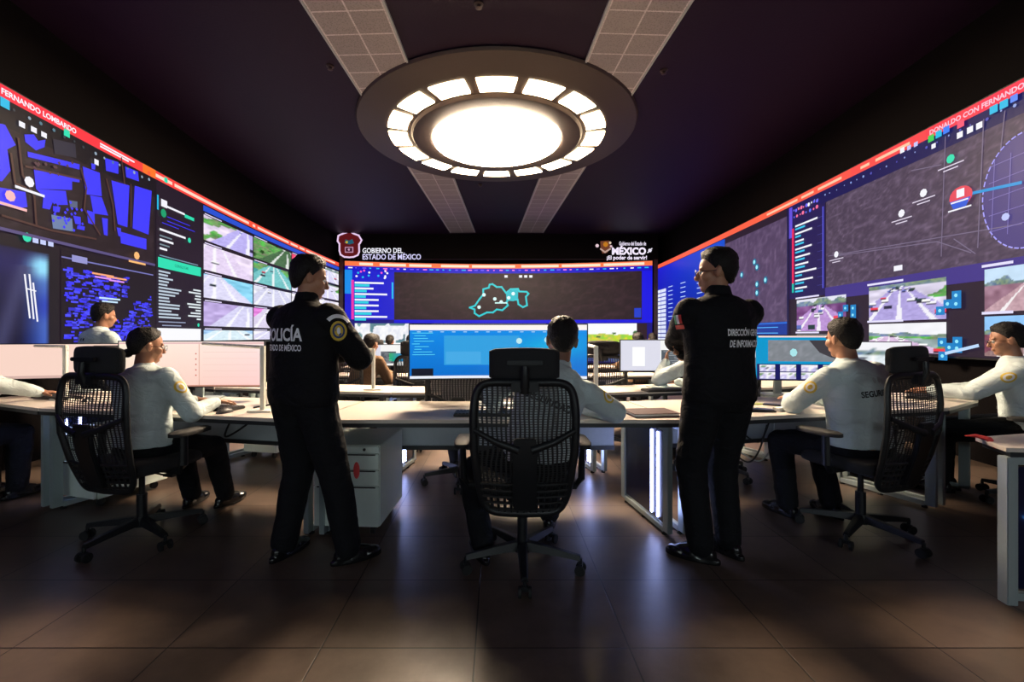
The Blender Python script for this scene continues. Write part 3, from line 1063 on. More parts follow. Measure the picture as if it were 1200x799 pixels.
s.rect(f(743, 370)[0], f(743, 372)[1], f(751, 370)[0], f(743, 361)[1], rgb(30, 60, 200), 4)
s.rect(xa, z0m - .10, xb, z0m, rgb(10, 10, 215), 3)
s.obj('blue_frame', m_screen, front)
# pictures along the bottom
zt2 = z0m - .12


def traffic(S, T):
    n = vnoise(S * 14, T * 6, 4); n2 = vnoise(S * 34, T * 16, 9); n3 = vnoise(S * 6, T * 3, 2)
    C = (225 + 30 * n2, 228 + 27 * n2, 240 + 15 * n2)
    C = mix3(C, (30 + 60 * n3, 70 + 80 * n3, 90 + 60 * n3), ((n > .66) & (T > .45)).astype(float) * .8)
    g = ((T > .28) & (T < .42 + .05 * n)).astype(float) * (S < .85)
    C = mix3(C, (120 + 90 * n2, 215 + 20 * n2, 60 + 40 * n), g * .9)
    C = mix3(C, const((255, 255, 255), S), ((T > .44) & (T < .50)).astype(float))
    return mix3(C, (90 + 80 * n3, 60 + 60 * n2, 90 + 60 * n3), (T < .16).astype(float) * .75)


def park(S, T):
    n = vnoise(S * 16, T * 5, 14); n2 = vnoise(S * 40, T * 18, 19)
    C = const((250, 252, 255), S)
    g = ((T > .52) & (T < .68 + .07 * n)).astype(float)
    C = mix3(C, (140 + 110 * n2, 225 - 30 * n, 40 + 60 * n), g)
    C = mix3(C, (50 + 40 * n2, 90 + 30 * n, 40 + 30 * n), ((T > .62) & (T < .80) & (vnoise(S * 11, T * 8, 5) > .62)).astype(float))
    C = mix3(C, (200 + 50 * n, 190 + 50 * n2, 230 + 20 * n), (T < .5).astype(float))
    C = mix3(C, (40 + 60 * n, 60 + 70 * n, 120 + 70 * n2), (T < .27).astype(float) * .8)
    return C


s = Sheet(front_place, 1)
s.grid(f(416, 380)[0], ZF + .05, f(483, 380)[0], zt2, 60, 44, traffic, 3)
s.obj('camera_picture', m_screen, front)
s = Sheet(front_place, 1)
s.grid(f(506, 380)[0], ZF + .05, f(640, 380)[0], zt2, 70, 36, road_feed(77, green=.4, cars=12, horizon=.7), 3)
s.rect(f(484, 380)[0], ZF + .05, f(506, 380)[0], zt2, rgb(40, 26, 40), 3)
s.rect(f(500, 380)[0], zt2 - .08, f(505, 380)[0], zt2 - .05, W_, 4)
s.obj('camera_picture', m_screen, front)
s = Sheet(front_place, 1)
s.grid(f(650, 380)[0], ZF + .05, f(746, 380)[0], zt2, 80, 44, park, 3)
s.rect(f(746, 380)[0], ZF + .05, f(758, 380)[0], zt2, rgb(44, 24, 36), 3)
s.obj('camera_picture', m_screen, front)

# ---------------- lit signs on the wall above
m_sign_dark = mat('dark_red_sign_face', (0.07, 0.012, 0.014), 0.5, emit=(0.10, 0.015, 0.012), estr=1.0)
crest = empty('wall_sign', (0, 13.66, 0), 0, 'lit government sign above the front screen, left side, with a dark red shield crest', 'sign')


def sign_place(u, z, off): return (u, -off, z)


fp = lambda px, py: ((px - 582) / 520 * 13.74, CAMZ - (py - 392) / 520 * 13.74)
SH = [(165, 160), (180, 150), (230, 130), (290, 112), (330, 135), (385, 155), (415, 205), (400, 235), (388, 250), (390, 330), (375, 365), (330, 385),
      (285, 390), (230, 385), (190, 360), (178, 320), (178, 245), (158, 215)]
shp = [fp(380 + x / 9.23, 260 + y / 9.23) for x, y in SH]
s = Sheet(sign_place, 1, gap=.01)
s.poly(shp, rgb(92, 20, 24), 1)
s.line(shp, .05, rgb(235, 205, 240), 3, True)
s.obj('shield', m_screen, crest)
s = Sheet(sign_place, 1, gap=.01)
a, z = fp(410.6, 284)
s.poly([(a - .14, z - .04), (a - .11, z + .07), (a, z + .03), (a + .1, z + .08), (a + .15, z - .05), (a, z - .09)], rgb(30, 90, 110), 4)
s.dot(a - .07, z - .02, .04, rgb(200, 170, 40), 5, 8)
s.rect(a - .13, z - .34, a + .13, z - .16, rgb(190, 140, 170), 4)
s.rect(a - .1, z - .31, a + .1, z - .19, rgb(60, 16, 40), 5)
s.dot(a, z - .25, .035, rgb(200, 150, 180), 6, 8)
s.obj('emblem', m_screen, crest)
s = Sheet(sign_place, 1, gap=.01)
a, z = fp(426, 297); w = text_tris('GOBIERNO DEL', .02)[2]; s.text('GOBIERNO DEL', a, z, .155, W_, 2, .02, (fp(473, 297)[0] - a) / (w * .155))
a, z = fp(426, 304.5); w = text_tris('ESTADO DE MÉXICO', .02)[2]; s.text('ESTADO DE MÉXICO', a, z, .165, rgb(220, 215, 255), 2, .02, (fp(494, 297)[0] - a) / (w * .165))
s.obj('lettering', m_screen, crest)
sg = empty('wall_sign', (0, 13.75, 0), 0, 'lit slogan sign above the front screen, right side, with a brown heraldic emblem', 'sign')
s = Sheet(sign_place, 1, gap=.01)
a, z = fp(709.5, 288)
s.poly([(a - .16, z + .14), (a + .12, z + .16), (a + .17, z - .02), (a + .05, z - .22), (a - .1, z - .24), (a - .15, z - .05)], rgb(110, 60, 40), 2)
s.dot(a - .26, z, .055, rgb(230, 200, 210), 3, 8)
s.dot(a + .0, z + .04, .08, rgb(190, 120, 30), 3, 8)
s.dot(a + .14, z + .09, .04, rgb(220, 200, 180), 3, 8); s.dot(a + .17, z - .02, .04, rgb(220, 190, 200), 3, 8)
s.line([(a - .15, z - .1), (a - .02, z - .2), (a + .14, z - .1)], .05, rgb(190, 160, 150), 3)
s.obj('emblem', m_screen, sg)
s = Sheet(sign_place, 1, gap=.01)
for txt, x0, x1, y, h, bold in (('Gobierno del Estado de', 725.5, 757, 287.5, .12, .02), ('MÉXICO', 717, 757, 298, .21, .05),
                                ('¡El poder de servir!', 711, 758, 304, .12, .03)):
    a, z = fp(x0, y); w = text_tris(txt, bold)[2]; s.text(txt, a, z, h, rgb(245, 235, 255), 2, bold, (fp(x1, y)[0] - a) / (w * h))
s.obj('lettering', m_screen, sg)
s = Sheet(sign_place, 1, gap=.01)
a, z = fp(761.5, 293.5); s.dot(a, z, .06, rgb(230, 225, 240), 2, 6); s.line([(a - .07, z - .07), (a + .06, z + .06)], .03, rgb(230, 225, 240), 3)
s.obj('ornament', m_screen, sg)


# ================================================================ desks
def desk(f0, f1, b1, b0, label, group, leds=(), tray=True, legs=(0, 1), top=0.735):
    """f0,f1: front corners left/right; b1,b0: back corners right/left"""
    cx = (f0[0] + f1[0]) / 2; cy = (f0[1] + f1[1]) / 2
    t = empty('desk', (cx, cy, 0), 0, label, 'desk', group)
    loc = lambda p: Vector((p[0] - cx, p[1] - cy))
    F0, F1, B1, B0 = map(loc, (f0, f1, b1, b0))
    M().prism([F0, F1, B1, B0], top - 0.022, top).obj('desktop', m_white_top, t, bev=0.002)
    ins = lambda P, Q, k: P + (Q - P).normalized() * k
    u = (F1 - F0).normalized(); e = 0.006
    M().prism([F0 + u * e, F1 - u * e, ins(B1, F1, .01) - u * e, ins(B0, F0, .01) + u * e], top - 0.046, top - 0.0225).obj('desk_underframe', m_desk_edge, t)
    for side in legs:
        Fp, Bp, s_ = (F0, B0, 1) if side == 0 else (F1, B1, -1)
        d = (Bp - Fp); L = d.length; d.normalize()
        a = Fp + d * 0.07 + u * s_ * 0.045; b_ = Bp - d * 0.08 + u * s_ * 0.045
        ang = math.atan2(d.y, d.x)
        g = M(); w = 0.062; th = 0.032
        mid = (a + b_) / 2; ln = (b_ - a).length
        R_ = Matrix.Rotation(ang, 3, 'Z')
        g.box((a.x, a.y, (top - 0.046) / 2 + .012), (w, th, top - 0.07), R_)
        g.box((b_.x, b_.y, (top - 0.046) / 2 + .012), (w, th, top - 0.07), R_)
        g.box((mid.x, mid.y, 0.034), (ln - w, th, 0.036), R_)
        g.box((mid.x, mid.y, top - 0.066), (ln - w, th, 0.036), R_)
        g.obj('leg_frame', m_silver, t, bev=0.003)
        for k in (0.06, 0.5, 0.94):
            p = a + (b_ - a) * k
            M().lathe([(0.004, 0.0), (0.018, 0.0), (0.018, 0.01), (0.008, 0.018), (0.004, 0.02)], 12, (p.x, p.y, 0)).obj('foot', m_rubber, t)
        if side in leds:
            M().box((mid.x, mid.y, (top - 0.03) / 2 + .002), (ln - 0.08, 0.012, top - 0.16), R_).obj('side_panel', m_navy, t)
            for k, off in ((0.17, -1), (0.30, -1), (0.17, 1), (0.30, 1)):
                nrm = Vector((-d.y, d.x)) * off * 0.0105
                p = a + (b_ - a) * k + nrm
                M().box((p.x, p.y, (top - 0.03) / 2 + .002), (0.012, 0.008, top - 0.19), R_).obj('led_strip', m_led, t)
    if tray:
        a = B0 + (F0 - B0).normalized() * 0.16 + u * 0.16; b_ = B1 + (F1 - B1).normalized() * 0.16 - u * 0.16
        mid = (a + b_) / 2; ln = (b_ - a).length; ang = math.atan2((b_ - a).y, (b_ - a).x)
        R_ = Matrix.Rotation(ang, 3, 'Z')
        g = M()
        g.box((mid.x, mid.y, 0.49), (ln, 0.004, 0.15), R_)
        v = R_ @ Vector((0, 0.075, 0)); g.box((mid.x + v.x, mid.y + v.y, 0.418), (ln, 0.15, 0.004), R_)
        v = R_ @ Vector((0, 0.15, 0)); g.box((mid.x + v.x, mid.y + v.y, 0.49), (ln, 0.004, 0.15), R_)
        g.obj('cable_tray', m_tray, t)
        g = M(); v = R_ @ Vector((0, -0.006, 0)); g.box((mid.x + v.x, mid.y + v.y, 0.418), (ln, 0.014, 0.03), R_)
        for k in (-0.42, 0.0, 0.42):
            v = R_ @ Vector((k * ln, 0.075, 0)); g.box((mid.x + v.x, mid.y + v.y, 0.60), (0.03, 0.03, 0.22), R_)
        g.obj('tray_rail', m_desk_edge, t)
    return t


ZT = 0.735
# nearest row: five desks set along an arc
desk((-1.125, 2.68), (1.115, 2.68), (1.0, 3.43), (-1.02, 3.43), 'white desk in the middle of the nearest row, two glowing strips on its right end', 'white control desks', leds=(1,))
desk((-3.20, 3.10), (-1.135, 2.68), (-1.03, 3.43), (-2.93, 3.82), 'white desk in the nearest row where the woman in a white shirt works', 'white control desks')
desk((-4.15, 3.50), (-3.21, 3.105), (-2.94, 3.825), (-3.80, 4.15), 'short white desk at the far left end of the nearest row', 'white control desks', legs=(1,), leds=(1,))
desk((1.125, 2.68), (3.18, 3.12), (2.9, 3.84), (1.01, 3.43), 'white desk in the nearest row right of the middle, with pens and a small microphone', 'white control desks', leds=())
desk((3.19, 3.125), (3.80, 3.50), (3.47, 4.13), (2.91, 3.845), 'short white desk at the right end of the nearest row, under the typing hands', 'white control desks')
# second row
desk((-0.93, 3.93), (0.93, 3.93), (0.84, 4.42), (-0.84, 4.42), 'white desk in the middle of the second row, behind the wide blue monitor', 'white control desks', leds=(0, 1), legs=(0, 1))
desk((-2.75, 4.33), (-0.94, 3.93), (-0.85, 4.42), (-2.55, 4.82), 'white desk in the second row behind the badged officer', 'white control desks')
desk((0.94, 3.93), (2.75, 4.33), (2.55, 4.82), (0.85, 4.42), 'white desk in the second row behind the officer with crossed arms', 'white control desks')
desk((-4.10, 5.05), (-2.76, 4.335), (-2.56, 4.825), (-3.8, 5.5), 'white desk at the left end of the second row', 'white control desks')
desk((2.76, 4.335), (4.0, 4.95), (3.75, 5.4), (2.56, 4.825), 'white desk at the right end of the second row, behind the small bright monitor', 'white control desks')
# third and fourth rows
desk((-2.2, 5.60), (-0.40, 5.40), (-0.40, 5.85), (-2.1, 6.05), 'white desk in the third row, left of the wide blue monitor', 'white control desks', tray=False)
desk((0.40, 5.40), (2.2, 5.60), (2.1, 6.05), (0.40, 5.85), 'white desk in the third row, seen under the pale monitor', 'white control desks', tray=False)
desk((-2.5, 7.1), (-1.2, 6.9), (-1.2, 7.4), (-2.4, 7.6), 'small white desk far off in the fourth row, left side', 'white control desks', tray=False)
desk((1.1, 6.9), (2.6, 7.1), (2.5, 7.6), (1.1, 7.4), 'small white desk far off in the fourth row, right side', 'white control desks', tray=False)
# foreground table cut by the right edge of the photograph
tb = empty('desk', (2.9, 2.0, 0), 0, 'light grey table end in the right foreground with a small blue light below', 'desk', 'white control desks')
M().prism([(-0.58, 0.02), (0.5, -0.12), (0.65, 0.50), (-0.49, 0.235)], ZT - 0.02, ZT).obj('desktop', m_white_top, tb, bev=0.002)
M().prism([(-0.55, 0.03), (0.48, -0.10), (0.62, 0.48), (-0.47, 0.22)], ZT - 0.045, ZT - 0.0205).obj('desk_underframe', m_desk_edge, tb)
g = M()
g.box((-0.545, 0.045, 0.352), (0.045, 0.05, 0.675), -0.13); g.box((0.44, -0.075, 0.352), (0.045, 0.05, 0.675), -0.13)
g.box((-0.05, -0.015, 0.05), (0.95, 0.03, 0.035), -0.12); g.box((-0.05, -0.015, 0.672), (0.95, 0.03, 0.035), -0.12)
g.obj('leg_frame', m_silver, tb, bev=0.003)
M().box((-0.04, -0.005, 0.36), (0.92, 0.012, 0.56), -0.12).obj('side_panel', m_navy, tb)
g = M()
for dx, dz in ((-.02, 0), (.0, .018), (.0, -.018), (.02, 0), (.03, .02), (.03, -.02)):
    g.box((-0.44 + dx, 0.028, 0.405 + dz), (0.012, 0.006, 0.012))
g.obj('status_light', mat('blue_status_light', (0.1, 0.3, 0.9), 0.4, emit=(0.08, 0.35, 1.0), estr=5.0), tb)
m_redcloth = mat('red_ribbon_cloth', (0.75, 0.06, 0.06), 0.7, bump=0.1)
g = M(); g.tube([(2.34, 2.235, ZT + .008), (2.385, 2.23, ZT + .010), (2.40, 2.185, ZT + .004), (2.41, 2.165, ZT - .03), (2.415, 2.16, ZT - 0.045)],
                [.006, .020, .024, .020, .004], 10, 0.45)
g.v = [(x - 0.01, y - 0.03, z + .004) for x, y, z in g.v]
tag(g.obj('ribbon', m_redcloth), 'small red fold of cloth at the corner of the right foreground table', 'cloth')


# ================================================================ drawer cabinets
def cabinet(x, y, rz, label, tagged=False, w=0.40, d=0.52, h=0.50, turn_face=True):
    """front face looks towards local -Y"""
    t = empty('drawer_cabinet', (x, y, 0), rz, label, 'cabinet', 'white drawer cabinets under the desks')
    z0 = 0.065
    M().box((0, d / 2 + .01, z0 + h / 2), (w, d - .02, h)).obj('cabinet_body', m_cab, t, bev=0.004)
    hs = [0.045, 0.10, 0.10]; zz = z0 + h
    M().box((0, 0.006, zz - 0.0205), (w - .002, 0.018, 0.037)).obj('top_rail', m_cab, t, bev=0.003)
    M().lathe([(0.002, 0.0), (0.009, 0.0), (0.009, 0.006), (0.002, 0.008)], 12, (0, 0, 0)).obj('lock', m_bezel, t).matrix_local = \
        Matrix.Translation((w * .28, -0.003, zz - .02)) @ Matrix.Rotation(PI / 2, 4, 'X')
    zz -= 0.045
    for i, hh in enumerate((0.10, 0.10, h - 0.25)):
        o = M().box((0, 0.004, zz - hh / 2), (w - .004, 0.02, hh - 0.004)).obj('drawer', m_cab, t, bev=0.003)
        M().box((0, -0.004, zz - 0.008), (w * .9, 0.006, 0.008)).obj('finger_grip', m_cab_dark, o, bev=0.001)
        zz -= hh
    for sx in (-1, 1):
        for yy in (0.07, d - 0.07):
            c = M(); c.cyl((sx * (w / 2 - .06) - .012, yy, 0.027), (sx * (w / 2 - .06) + .012, yy, 0.027), 0.026, seg=16)
            c.box((sx * (w / 2 - .06), yy, 0.052), (0.03, 0.03, 0.02))
            c.obj('caster', m_rubber, t)
    if tagged:
        g = M(); g.ball((0, 0, 0), (.020, .006, .052), 14, 8)
        o = g.obj('red_tag', m_redcloth, t, label='red leaf-shaped key tag')
        o.location = (w * .17, -0.014, z0 + h - .145)
    return t


cabinet(-0.925, 2.73, 0.10 - 0.36 + .20, 'white drawer cabinet with a red key tag beside the standing officer', True, w=.41)
cabinet(-3.04, 3.22, -0.30, 'white drawer cabinet behind the mesh chair of the woman', w=.36)
cabinet(-2.38, 4.45, -0.21, 'white drawer cabinet under the second row, past the woman\'s knees', w=.36)
cabinet(3.35, 3.75, 0.5, 'white drawer cabinet in shade behind the chair of the badge-sleeved man', w=.42)
cabinet(0.45, 4.0, 0.0, 'white drawer cabinet under the second row, seen behind the middle chair', w=.42)


# ================================================================ monitors
def monitor(x, y, rz, w, z0, z1, label, paint, curve=0.10, lean=0.0, base=True):
    t = empty('monitor', (x, y, ZT), rz, label, 'monitor', 'desk monitors')
    za, zb_ = z0 - ZT, z1 - ZT
    hw = w / 2

    def place(u, z, off): return (u, -curve * (u / hw) ** 2 * hw - off, z)
    b = M(); rings = []
    for i in range(17):
        u = -hw - .008 + (w + .016) * i / 16
        th = 0.025 + 0.03 * (1 - (u / hw) ** 2 if abs(u) < hw else 0)
        rings.append([place(u, za - .008, 0), place(u, zb_ + .008, 0), place(u, zb_ + .004, -th * .8), place(u, za - .004, -th)])
    b.rings(rings); b.obj('casing', m_bezel, t, smooth=30)
    s = Sheet(place, 1, 0.08, 0.0012)
    paint(s, -hw, za, hw, zb_)
    s.obj('display', m_monitor, t)
    if base:
        zc = (za + zb_) / 2
        M().box((0, 0.05, zc * .5 + .0), (0.06, 0.03, zc)).obj('stand_arm', m_silver, t, bev=.004)
        M().box((0, 0.055, zc), (0.12, 0.05, 0.12)).obj('mount_plate', m_bezel, t, bev=.006)
        M().box((0, 0.05, 0.008), (0.30, 0.20, 0.014)).obj('base', m_silver, t, bev=.004)
    return t


def p_blue(s, x0, z0, x1, z1):
    w, h = x1 - x0, z1 - z0
    s.grid(x0, z0, x1, z1, 30, 14, lambda S, T: (5 + 20 * S, 110 + 30 * T + 40 * np.exp(-((S - .8) ** 2 + (T - .6) ** 2) * 20), 205 + 30 * T), 1)
    s.rect(x0, z1 - .10 * h, x1, z1, rgb(255, 246, 240), 2); s.rect(x0, z0, x1, z0 + .05 * h, rgb(235, 240, 250), 2)
    s.rect(x0 + .01 * w, z0 + .05 * h, x0 + .13 * w, z0 + .19 * h, rgb(20, 24, 40), 3)
    s.rect(x0 + .19 * w, z0 + .25 * h, x0 + .62 * w, z1 - .2 * h, rgb(50, 160, 225), 2)
    s.rect(x0 + .2 * w, z0 + .27 * h, x0 + .4 * w, z1 - .5 * h, rgb(70, 170, 230), 3)
    q = random.Random(1)
    for k in range(9):
        a = x0 + w * q.uniform(.01, .03); z = z1 - h * (.16 + .05 * k)
        s.rect(a, z, a + w * q.uniform(.04, .13), z + .012 * h, rgb(90, 215, 235), 4)
    for k in range(14):
        a = x0 + w * (.04 + k * .065); s.rect(a, z1 - .14 * h, a + .02 * w, z1 - .12 * h, rgb(150, 200, 240), 4)
    for a, z in ((.62, .70), (.78, .72), (.86, .74)):
        s.dot(x0 + a * w, z0 + z * h, .022, rgb(190, 235, 240), 5, 8)
    s.dot(x0 + .86 * w, z0 + .26 * h, .03, rgb(225, 190, 110), 5, 10)


def p_cream(s, x0, z0, x1, z1):
    w, h = x1 - x0, z1 - z0
    s.grid(x0, z0, x1, z1, 24, 10, lambda S, T: (255 + 0 * S, 218 + 22 * T - 10 * S, 196 + 22 * T + 8 * S), 1)
    s.rect(x0 + .52 * w, z0 + .02 * h, x0 + .525 * w, z1 - .02 * h, rgb(225, 170, 150), 3)
    for k in range(5): s.dot(x0 + .50 * w, z0 + h * (.25 + .12 * k), .006, rgb(200, 90, 70), 3, 6)
    s.rect(x0 + .0 * w, z1 - .05 * h, x1, z1 - .02 * h, rgb(235, 190, 190), 3)
    for k in range(5): s.rect(x0 + .55 * w, z0 + h * (.2 + .14 * k), x1 - .05 * w, z0 + h * (.205 + .14 * k), rgb(235, 195, 180), 3)
    s.rect(x0, z0, x1, z0 + .03 * h, rgb(200, 140, 120), 3)


def p_panel(s, x0, z0, x1, z1):
    w, h = x1 - x0, z1 - z0
    s.rect(x0, z0, x1, z1, rgb(250, 215, 200), 1)
    s.rect(x0 + .66 * w, z0 + .14 * h, x0 + .87 * w, z1 - .04 * h, rgb(78, 66, 62), 2)
    for k in range(5): s.rect(x0 + .72 * w, z0 + h * (.55 + .06 * k), x0 + .84 * w, z0 + h * (.565 + .06 * k), rgb(150, 110, 100), 3)
    s.rect(x0, z0, x1, z0 + .08 * h, rgb(215, 180, 170), 2)


def p_pale(s, x0, z0, x1, z1):
    w, h = x1 - x0, z1 - z0
    s.rect(x0, z0, x1, z1, rgb(222, 222, 236), 1)
    s.rect(x0 + .13 * w, z0 + .15 * h, x0 + .27 * w, z1 - .22 * h, rgb(255, 255, 255), 2)
    s.rect(x0 + .44 * w, z0, x1, z1, rgb(246, 246, 244), 2)
    s.rect(x0 + .45 * w, z0 + .1 * h, x0 + .82 * w, z0 + .68 * h, rgb(84, 92, 100), 3)
    s.grid(x0 + .65 * w, z0 + .2 * h, x0 + w, z0 + .6 * h, 8, 6, lambda S, T: (10 + 60 * T, 175 - 40 * S, 110 + 100 * S), 4)
    q = random.Random(5)
    for k in range(9): s.rect(x0 + w * q.uniform(.47, .6), z0 + h * (.14 + k * .06), x0 + w * q.uniform(.6, .72), z0 + h * (.155 + k * .06), rgb(170, 175, 180), 5)


def p_cyan(s, x0, z0, x1, z1):
    w, h = x1 - x0, z1 - z0
    s.rect(x0, z0, x1, z1, rgb(10, 150, 205), 1)
    s.rect(x0, z0, x0 + .30 * w, z1, rgb(240, 240, 240), 2); s.rect(x0, z0, x0 + .30 * w, z0 + .5 * h, rgb(120, 122, 132), 3)
    a0 = x0 + .40 * w
    s.grid(a0, z0 + .42 * h, x1 - .04 * w, z1 - .10 * h, 24, 10, map_feed((130, 135, 142), 22, 7, 10, 6), 2)
    s.poly([(x0 + .72 * w, z1 - .10 * h), (x1 - .04 * w, z1 - .10 * h), (x1 - .04 * w, z0 + .45 * h), (x0 + .88 * w, z0 + .52 * h), (x0 + .80 * w, z0 + .62 * h)], rgb(66, 62, 68), 3)
    s.dot(x0 + .60 * w, z0 + .62 * h, .03, rgb(170, 230, 235), 4, 7, .035)
    s.rect(x0 + .31 * w, z0, x1, z0 + .36 * h, rgb(22, 24, 92), 2)
    for k in range(4):
        b0 = x0 + (.33 + .165 * k) * w
        for j in range(2):
            s.grid(b0, z0 + (.02 + .17 * j) * h, b0 + .125 * w, z0 + (.17 + .17 * j) * h, 6, 4, road_feed(60 + k * 2 + j, green=.4, cars=3, horizon=.8), 3)
    s.rect(x0 + .32 * w, z1 - .035 * h, x1, z1, rgb(255, 225, 215), 3)


def p_bright(s, x0, z0, x1, z1):
    s.grid(x0, z0, x1, z1, 16, 12, road_feed(91, green=.4, cars=4, horizon=.6, road=(225, 235, 240), side=(225, 240, 225)), 1)


monitor(0.012, 3.22, 0, 1.26, 0.935, 1.320, 'wide blue curved monitor in the middle of the photo, behind the headrest', p_blue, 0.10)
monitor(-2.37, 3.50, 0.10, 1.06, 0.842, 1.195, 'wide cream coloured curved monitor in front of the woman', p_cream, 0.09)
monitor(-3.75, 3.92, 0.25, 1.00, 0.870, 1.165, 'cream monitor with a dark grey box on screen, at the left edge', p_panel, 0.05)
monitor(1.62, 4.25, -0.05, 0.86, 0.905, 1.195, 'pale monitor with a white square, left of the officer with crossed arms', p_pale, 0.04)
monitor(2.38, 3.72, -0.10, 1.00, 0.872, 1.240, 'cyan and white monitor with a grey map, between the officer and the seated man', p_cyan, 0.05)
monitor(3.92, 4.62, -0.35, 0.62, 0.88, 1.17, 'small bright monitor behind the headrest of the right chair', p_bright, 0.02)
monitor(-1.44, 5.62, 0.0, 0.52, 0.86, 1.12, 'small far monitor behind the officer with a shoulder badge', p_pale, 0.02)


# ================================================================ things on the desks
def slim_post(x, y, h, bx, by, bz, label):
    """white upright with a slim beam leaving its top"""
    t = empty('desk_post', (x, y, ZT), 0, label, 'post', 'white right-angled desk posts')
    M().box((0, 0, 0.006), (0.16, 0.11, 0.012)).obj('base', m_whitepost, t, bev=.003)
    M().box((0, 0, h / 2 + .01), (0.028, 0.028, h)).obj('upright', m_whitepost, t, bev=.003)
    M().tube([(0, 0, h), (bx, by, h + bz)], [.016, .014], 4, 0.8).obj('beam', m_whitepost, t, bev=.002)


slim_post(0.705, 3.15, 0.425, -0.10, 0.35, 0.03, 'white right-angled post right of the wide blue monitor')
slim_post(-1.57, 2.98, 0.43, -0.55, 0.22, 0.02, 'white right-angled post at the right end of the cream curved monitor')
slim_post(-1.15, 4.14, 0.375, -0.2, 0.1, 0.01, 'white right-angled post on the second row, right of the officer with a shoulder badge')
slim_post(-3.42, 3.52, 0.42, -0.45, 0.2, 0.0, 'white right-angled post beside the monitor at the left edge')

m_key = mat('dark_grey_keys', (0.03, 0.03, 0.035), 0.5)
m_lightkey = mat('light_grey_keys', (0.5, 0.5, 0.52), 0.5)


def keyboard(x, y, rz, label, light=False):
    t = empty('keyboard', (x, y, ZT), rz, label, 'keyboard', 'desk keyboards')
    M().box((0, 0, 0.010), (0.44, 0.14, 0.018)).obj('key_base', m_bezel if not light else m_tray, t, bev=.004)
    k = M()
    for r in range(5):
        for c in range(19):
            if r == 0 and 4 <= c <= 8: continue
            k.box((-0.2025 + c * .0225, -0.052 + r * .026, 0.021), (.018, .021, .006))
    k.box((-0.2025 + 6 * .0225, -0.052, 0.021), (.108, .021, .006))
    k.obj('key_set', m_key if not light else m_lightkey, t)


keyboard(-1.98, 3.06, -0.15, 'black keyboard under the hands of the woman')
keyboard(-0.05, 2.84, 0.0, 'black keyboard half hidden behind the back of the middle chair')
keyboard(-3.55, 3.58, -0.38, 'dark keyboard before the left-edge monitor')
keyboard(3.50, 3.66, 0.70, 'black keyboard under the hands of the man at the right edge')
keyboard(1.55, 4.05, 0.2, 'black keyboard on the second row before the pale monitor')


def mouse(x, y, rz, label, m=None):
    b = M(); rings = []
    for i in range(9):
        a = i / 8; yy = -0.05 + a * 0.10; w = 0.031 * math.sin(PI * (0.12 + 0.76 * a)) ** .5; h = 0.032 * math.sin(PI * (0.15 + 0.7 * (1 - a))) ** .7
        rings.append([(w * math.cos(q), yy, max(0, h * math.sin(q))) for q in [PI * k / 8 for k in range(9)]] + [(0, yy, 0)])
    b.rings(rings)
    o = b.obj('computer_mouse', m or m_key)
    o.location = (x, y, ZT + .001); o.rotation_euler = (0, 0, rz)
    w = M().cyl((-.003, .03, .026), (.003, .03, .026), .006, seg=10).obj('scroll_wheel', m_tray, o)
    return tag(o, label, 'mouse')


mouse(-1.57 - .22, 2.90 + .02, -0.3, 'black mouse beside the woman\'s keyboard')
mouse(-3.15, 3.42, 0.3, 'black mouse behind the back of the woman\'s chair')

# folder, phones, papers
m_leather = mat('dark_red_leather', (0.06, 0.02, 0.018), 0.5, bump=.1)
m_paper = mat('white_paper', (0.8, 0.8, 0.78), 0.7, var=.02)
t = empty('folder', (0.99, 2.86, ZT), 0.12, 'dark red leather folder with white pages beside the officer with crossed arms', 'folder')
M().box((0, 0, 0.004), (0.30, 0.21, 0.005)).obj('back_cover', m_leather, t, bev=.001)
M().box((0.0, 0.0, 0.013), (0.285, 0.195, 0.013)).obj('pages', m_paper, t, bev=.001)
M().box((0, 0, 0.022), (0.30, 0.21, 0.004)).obj('front_cover', m_leather, t, bev=.001)


def phone(x, y, rz, label):
    o = M().box((0, 0, 0.005), (0.075, 0.15, 0.009)).obj('mobile_phone', m_bezel, None, bev=.003)
    o.location = (x, y, ZT + .001); o.rotation_euler = (0, 0, rz)
    M().box((0, 0, 0.0098), (0.068, 0.14, 0.0006)).obj('glass', m_navy, o)
    return tag(o, label, 'phone')


phone(0.655, 2.98, 1.3, 'dark phone lying at the foot of the post right of the wide blue monitor')
phone(1.80, 3.02, 1.2, 'dark phone on the right desk, nearest the elbow of the seated man')
phone(2.02, 3.22, 0.9, 'dark phone behind the pens on the right desk')
o = M().tube([(1.62, 2.93, ZT + .008), (1.72, 2.95, ZT + .008), (1.84, 2.92, ZT + .008)], [.007, .008, .006], 8).obj('pen', m_bezel)
tag(o, 'dark pen on the right desk', 'pen')
o = M().box((0, 0, .012), (.10, .05, .022)).obj('card_box', m_paper, None, bev=.003); o.location = (1.92, 3.0, ZT + .001); o.rotation_euler = (0, 0, .4)
tag(o, 'small white card box on the right desk', 'box')
o = M().box((0, 0, .003), (.20, .045, .005)).obj('ruler', mat('lime_plastic', (.45, .55, .08), .4)); o.location = (1.88, 3.28, ZT + .001); o.rotation_euler = (0, 0, -.1)
tag(o, 'lime green ruler lying behind the pens on the right desk', 'ruler')
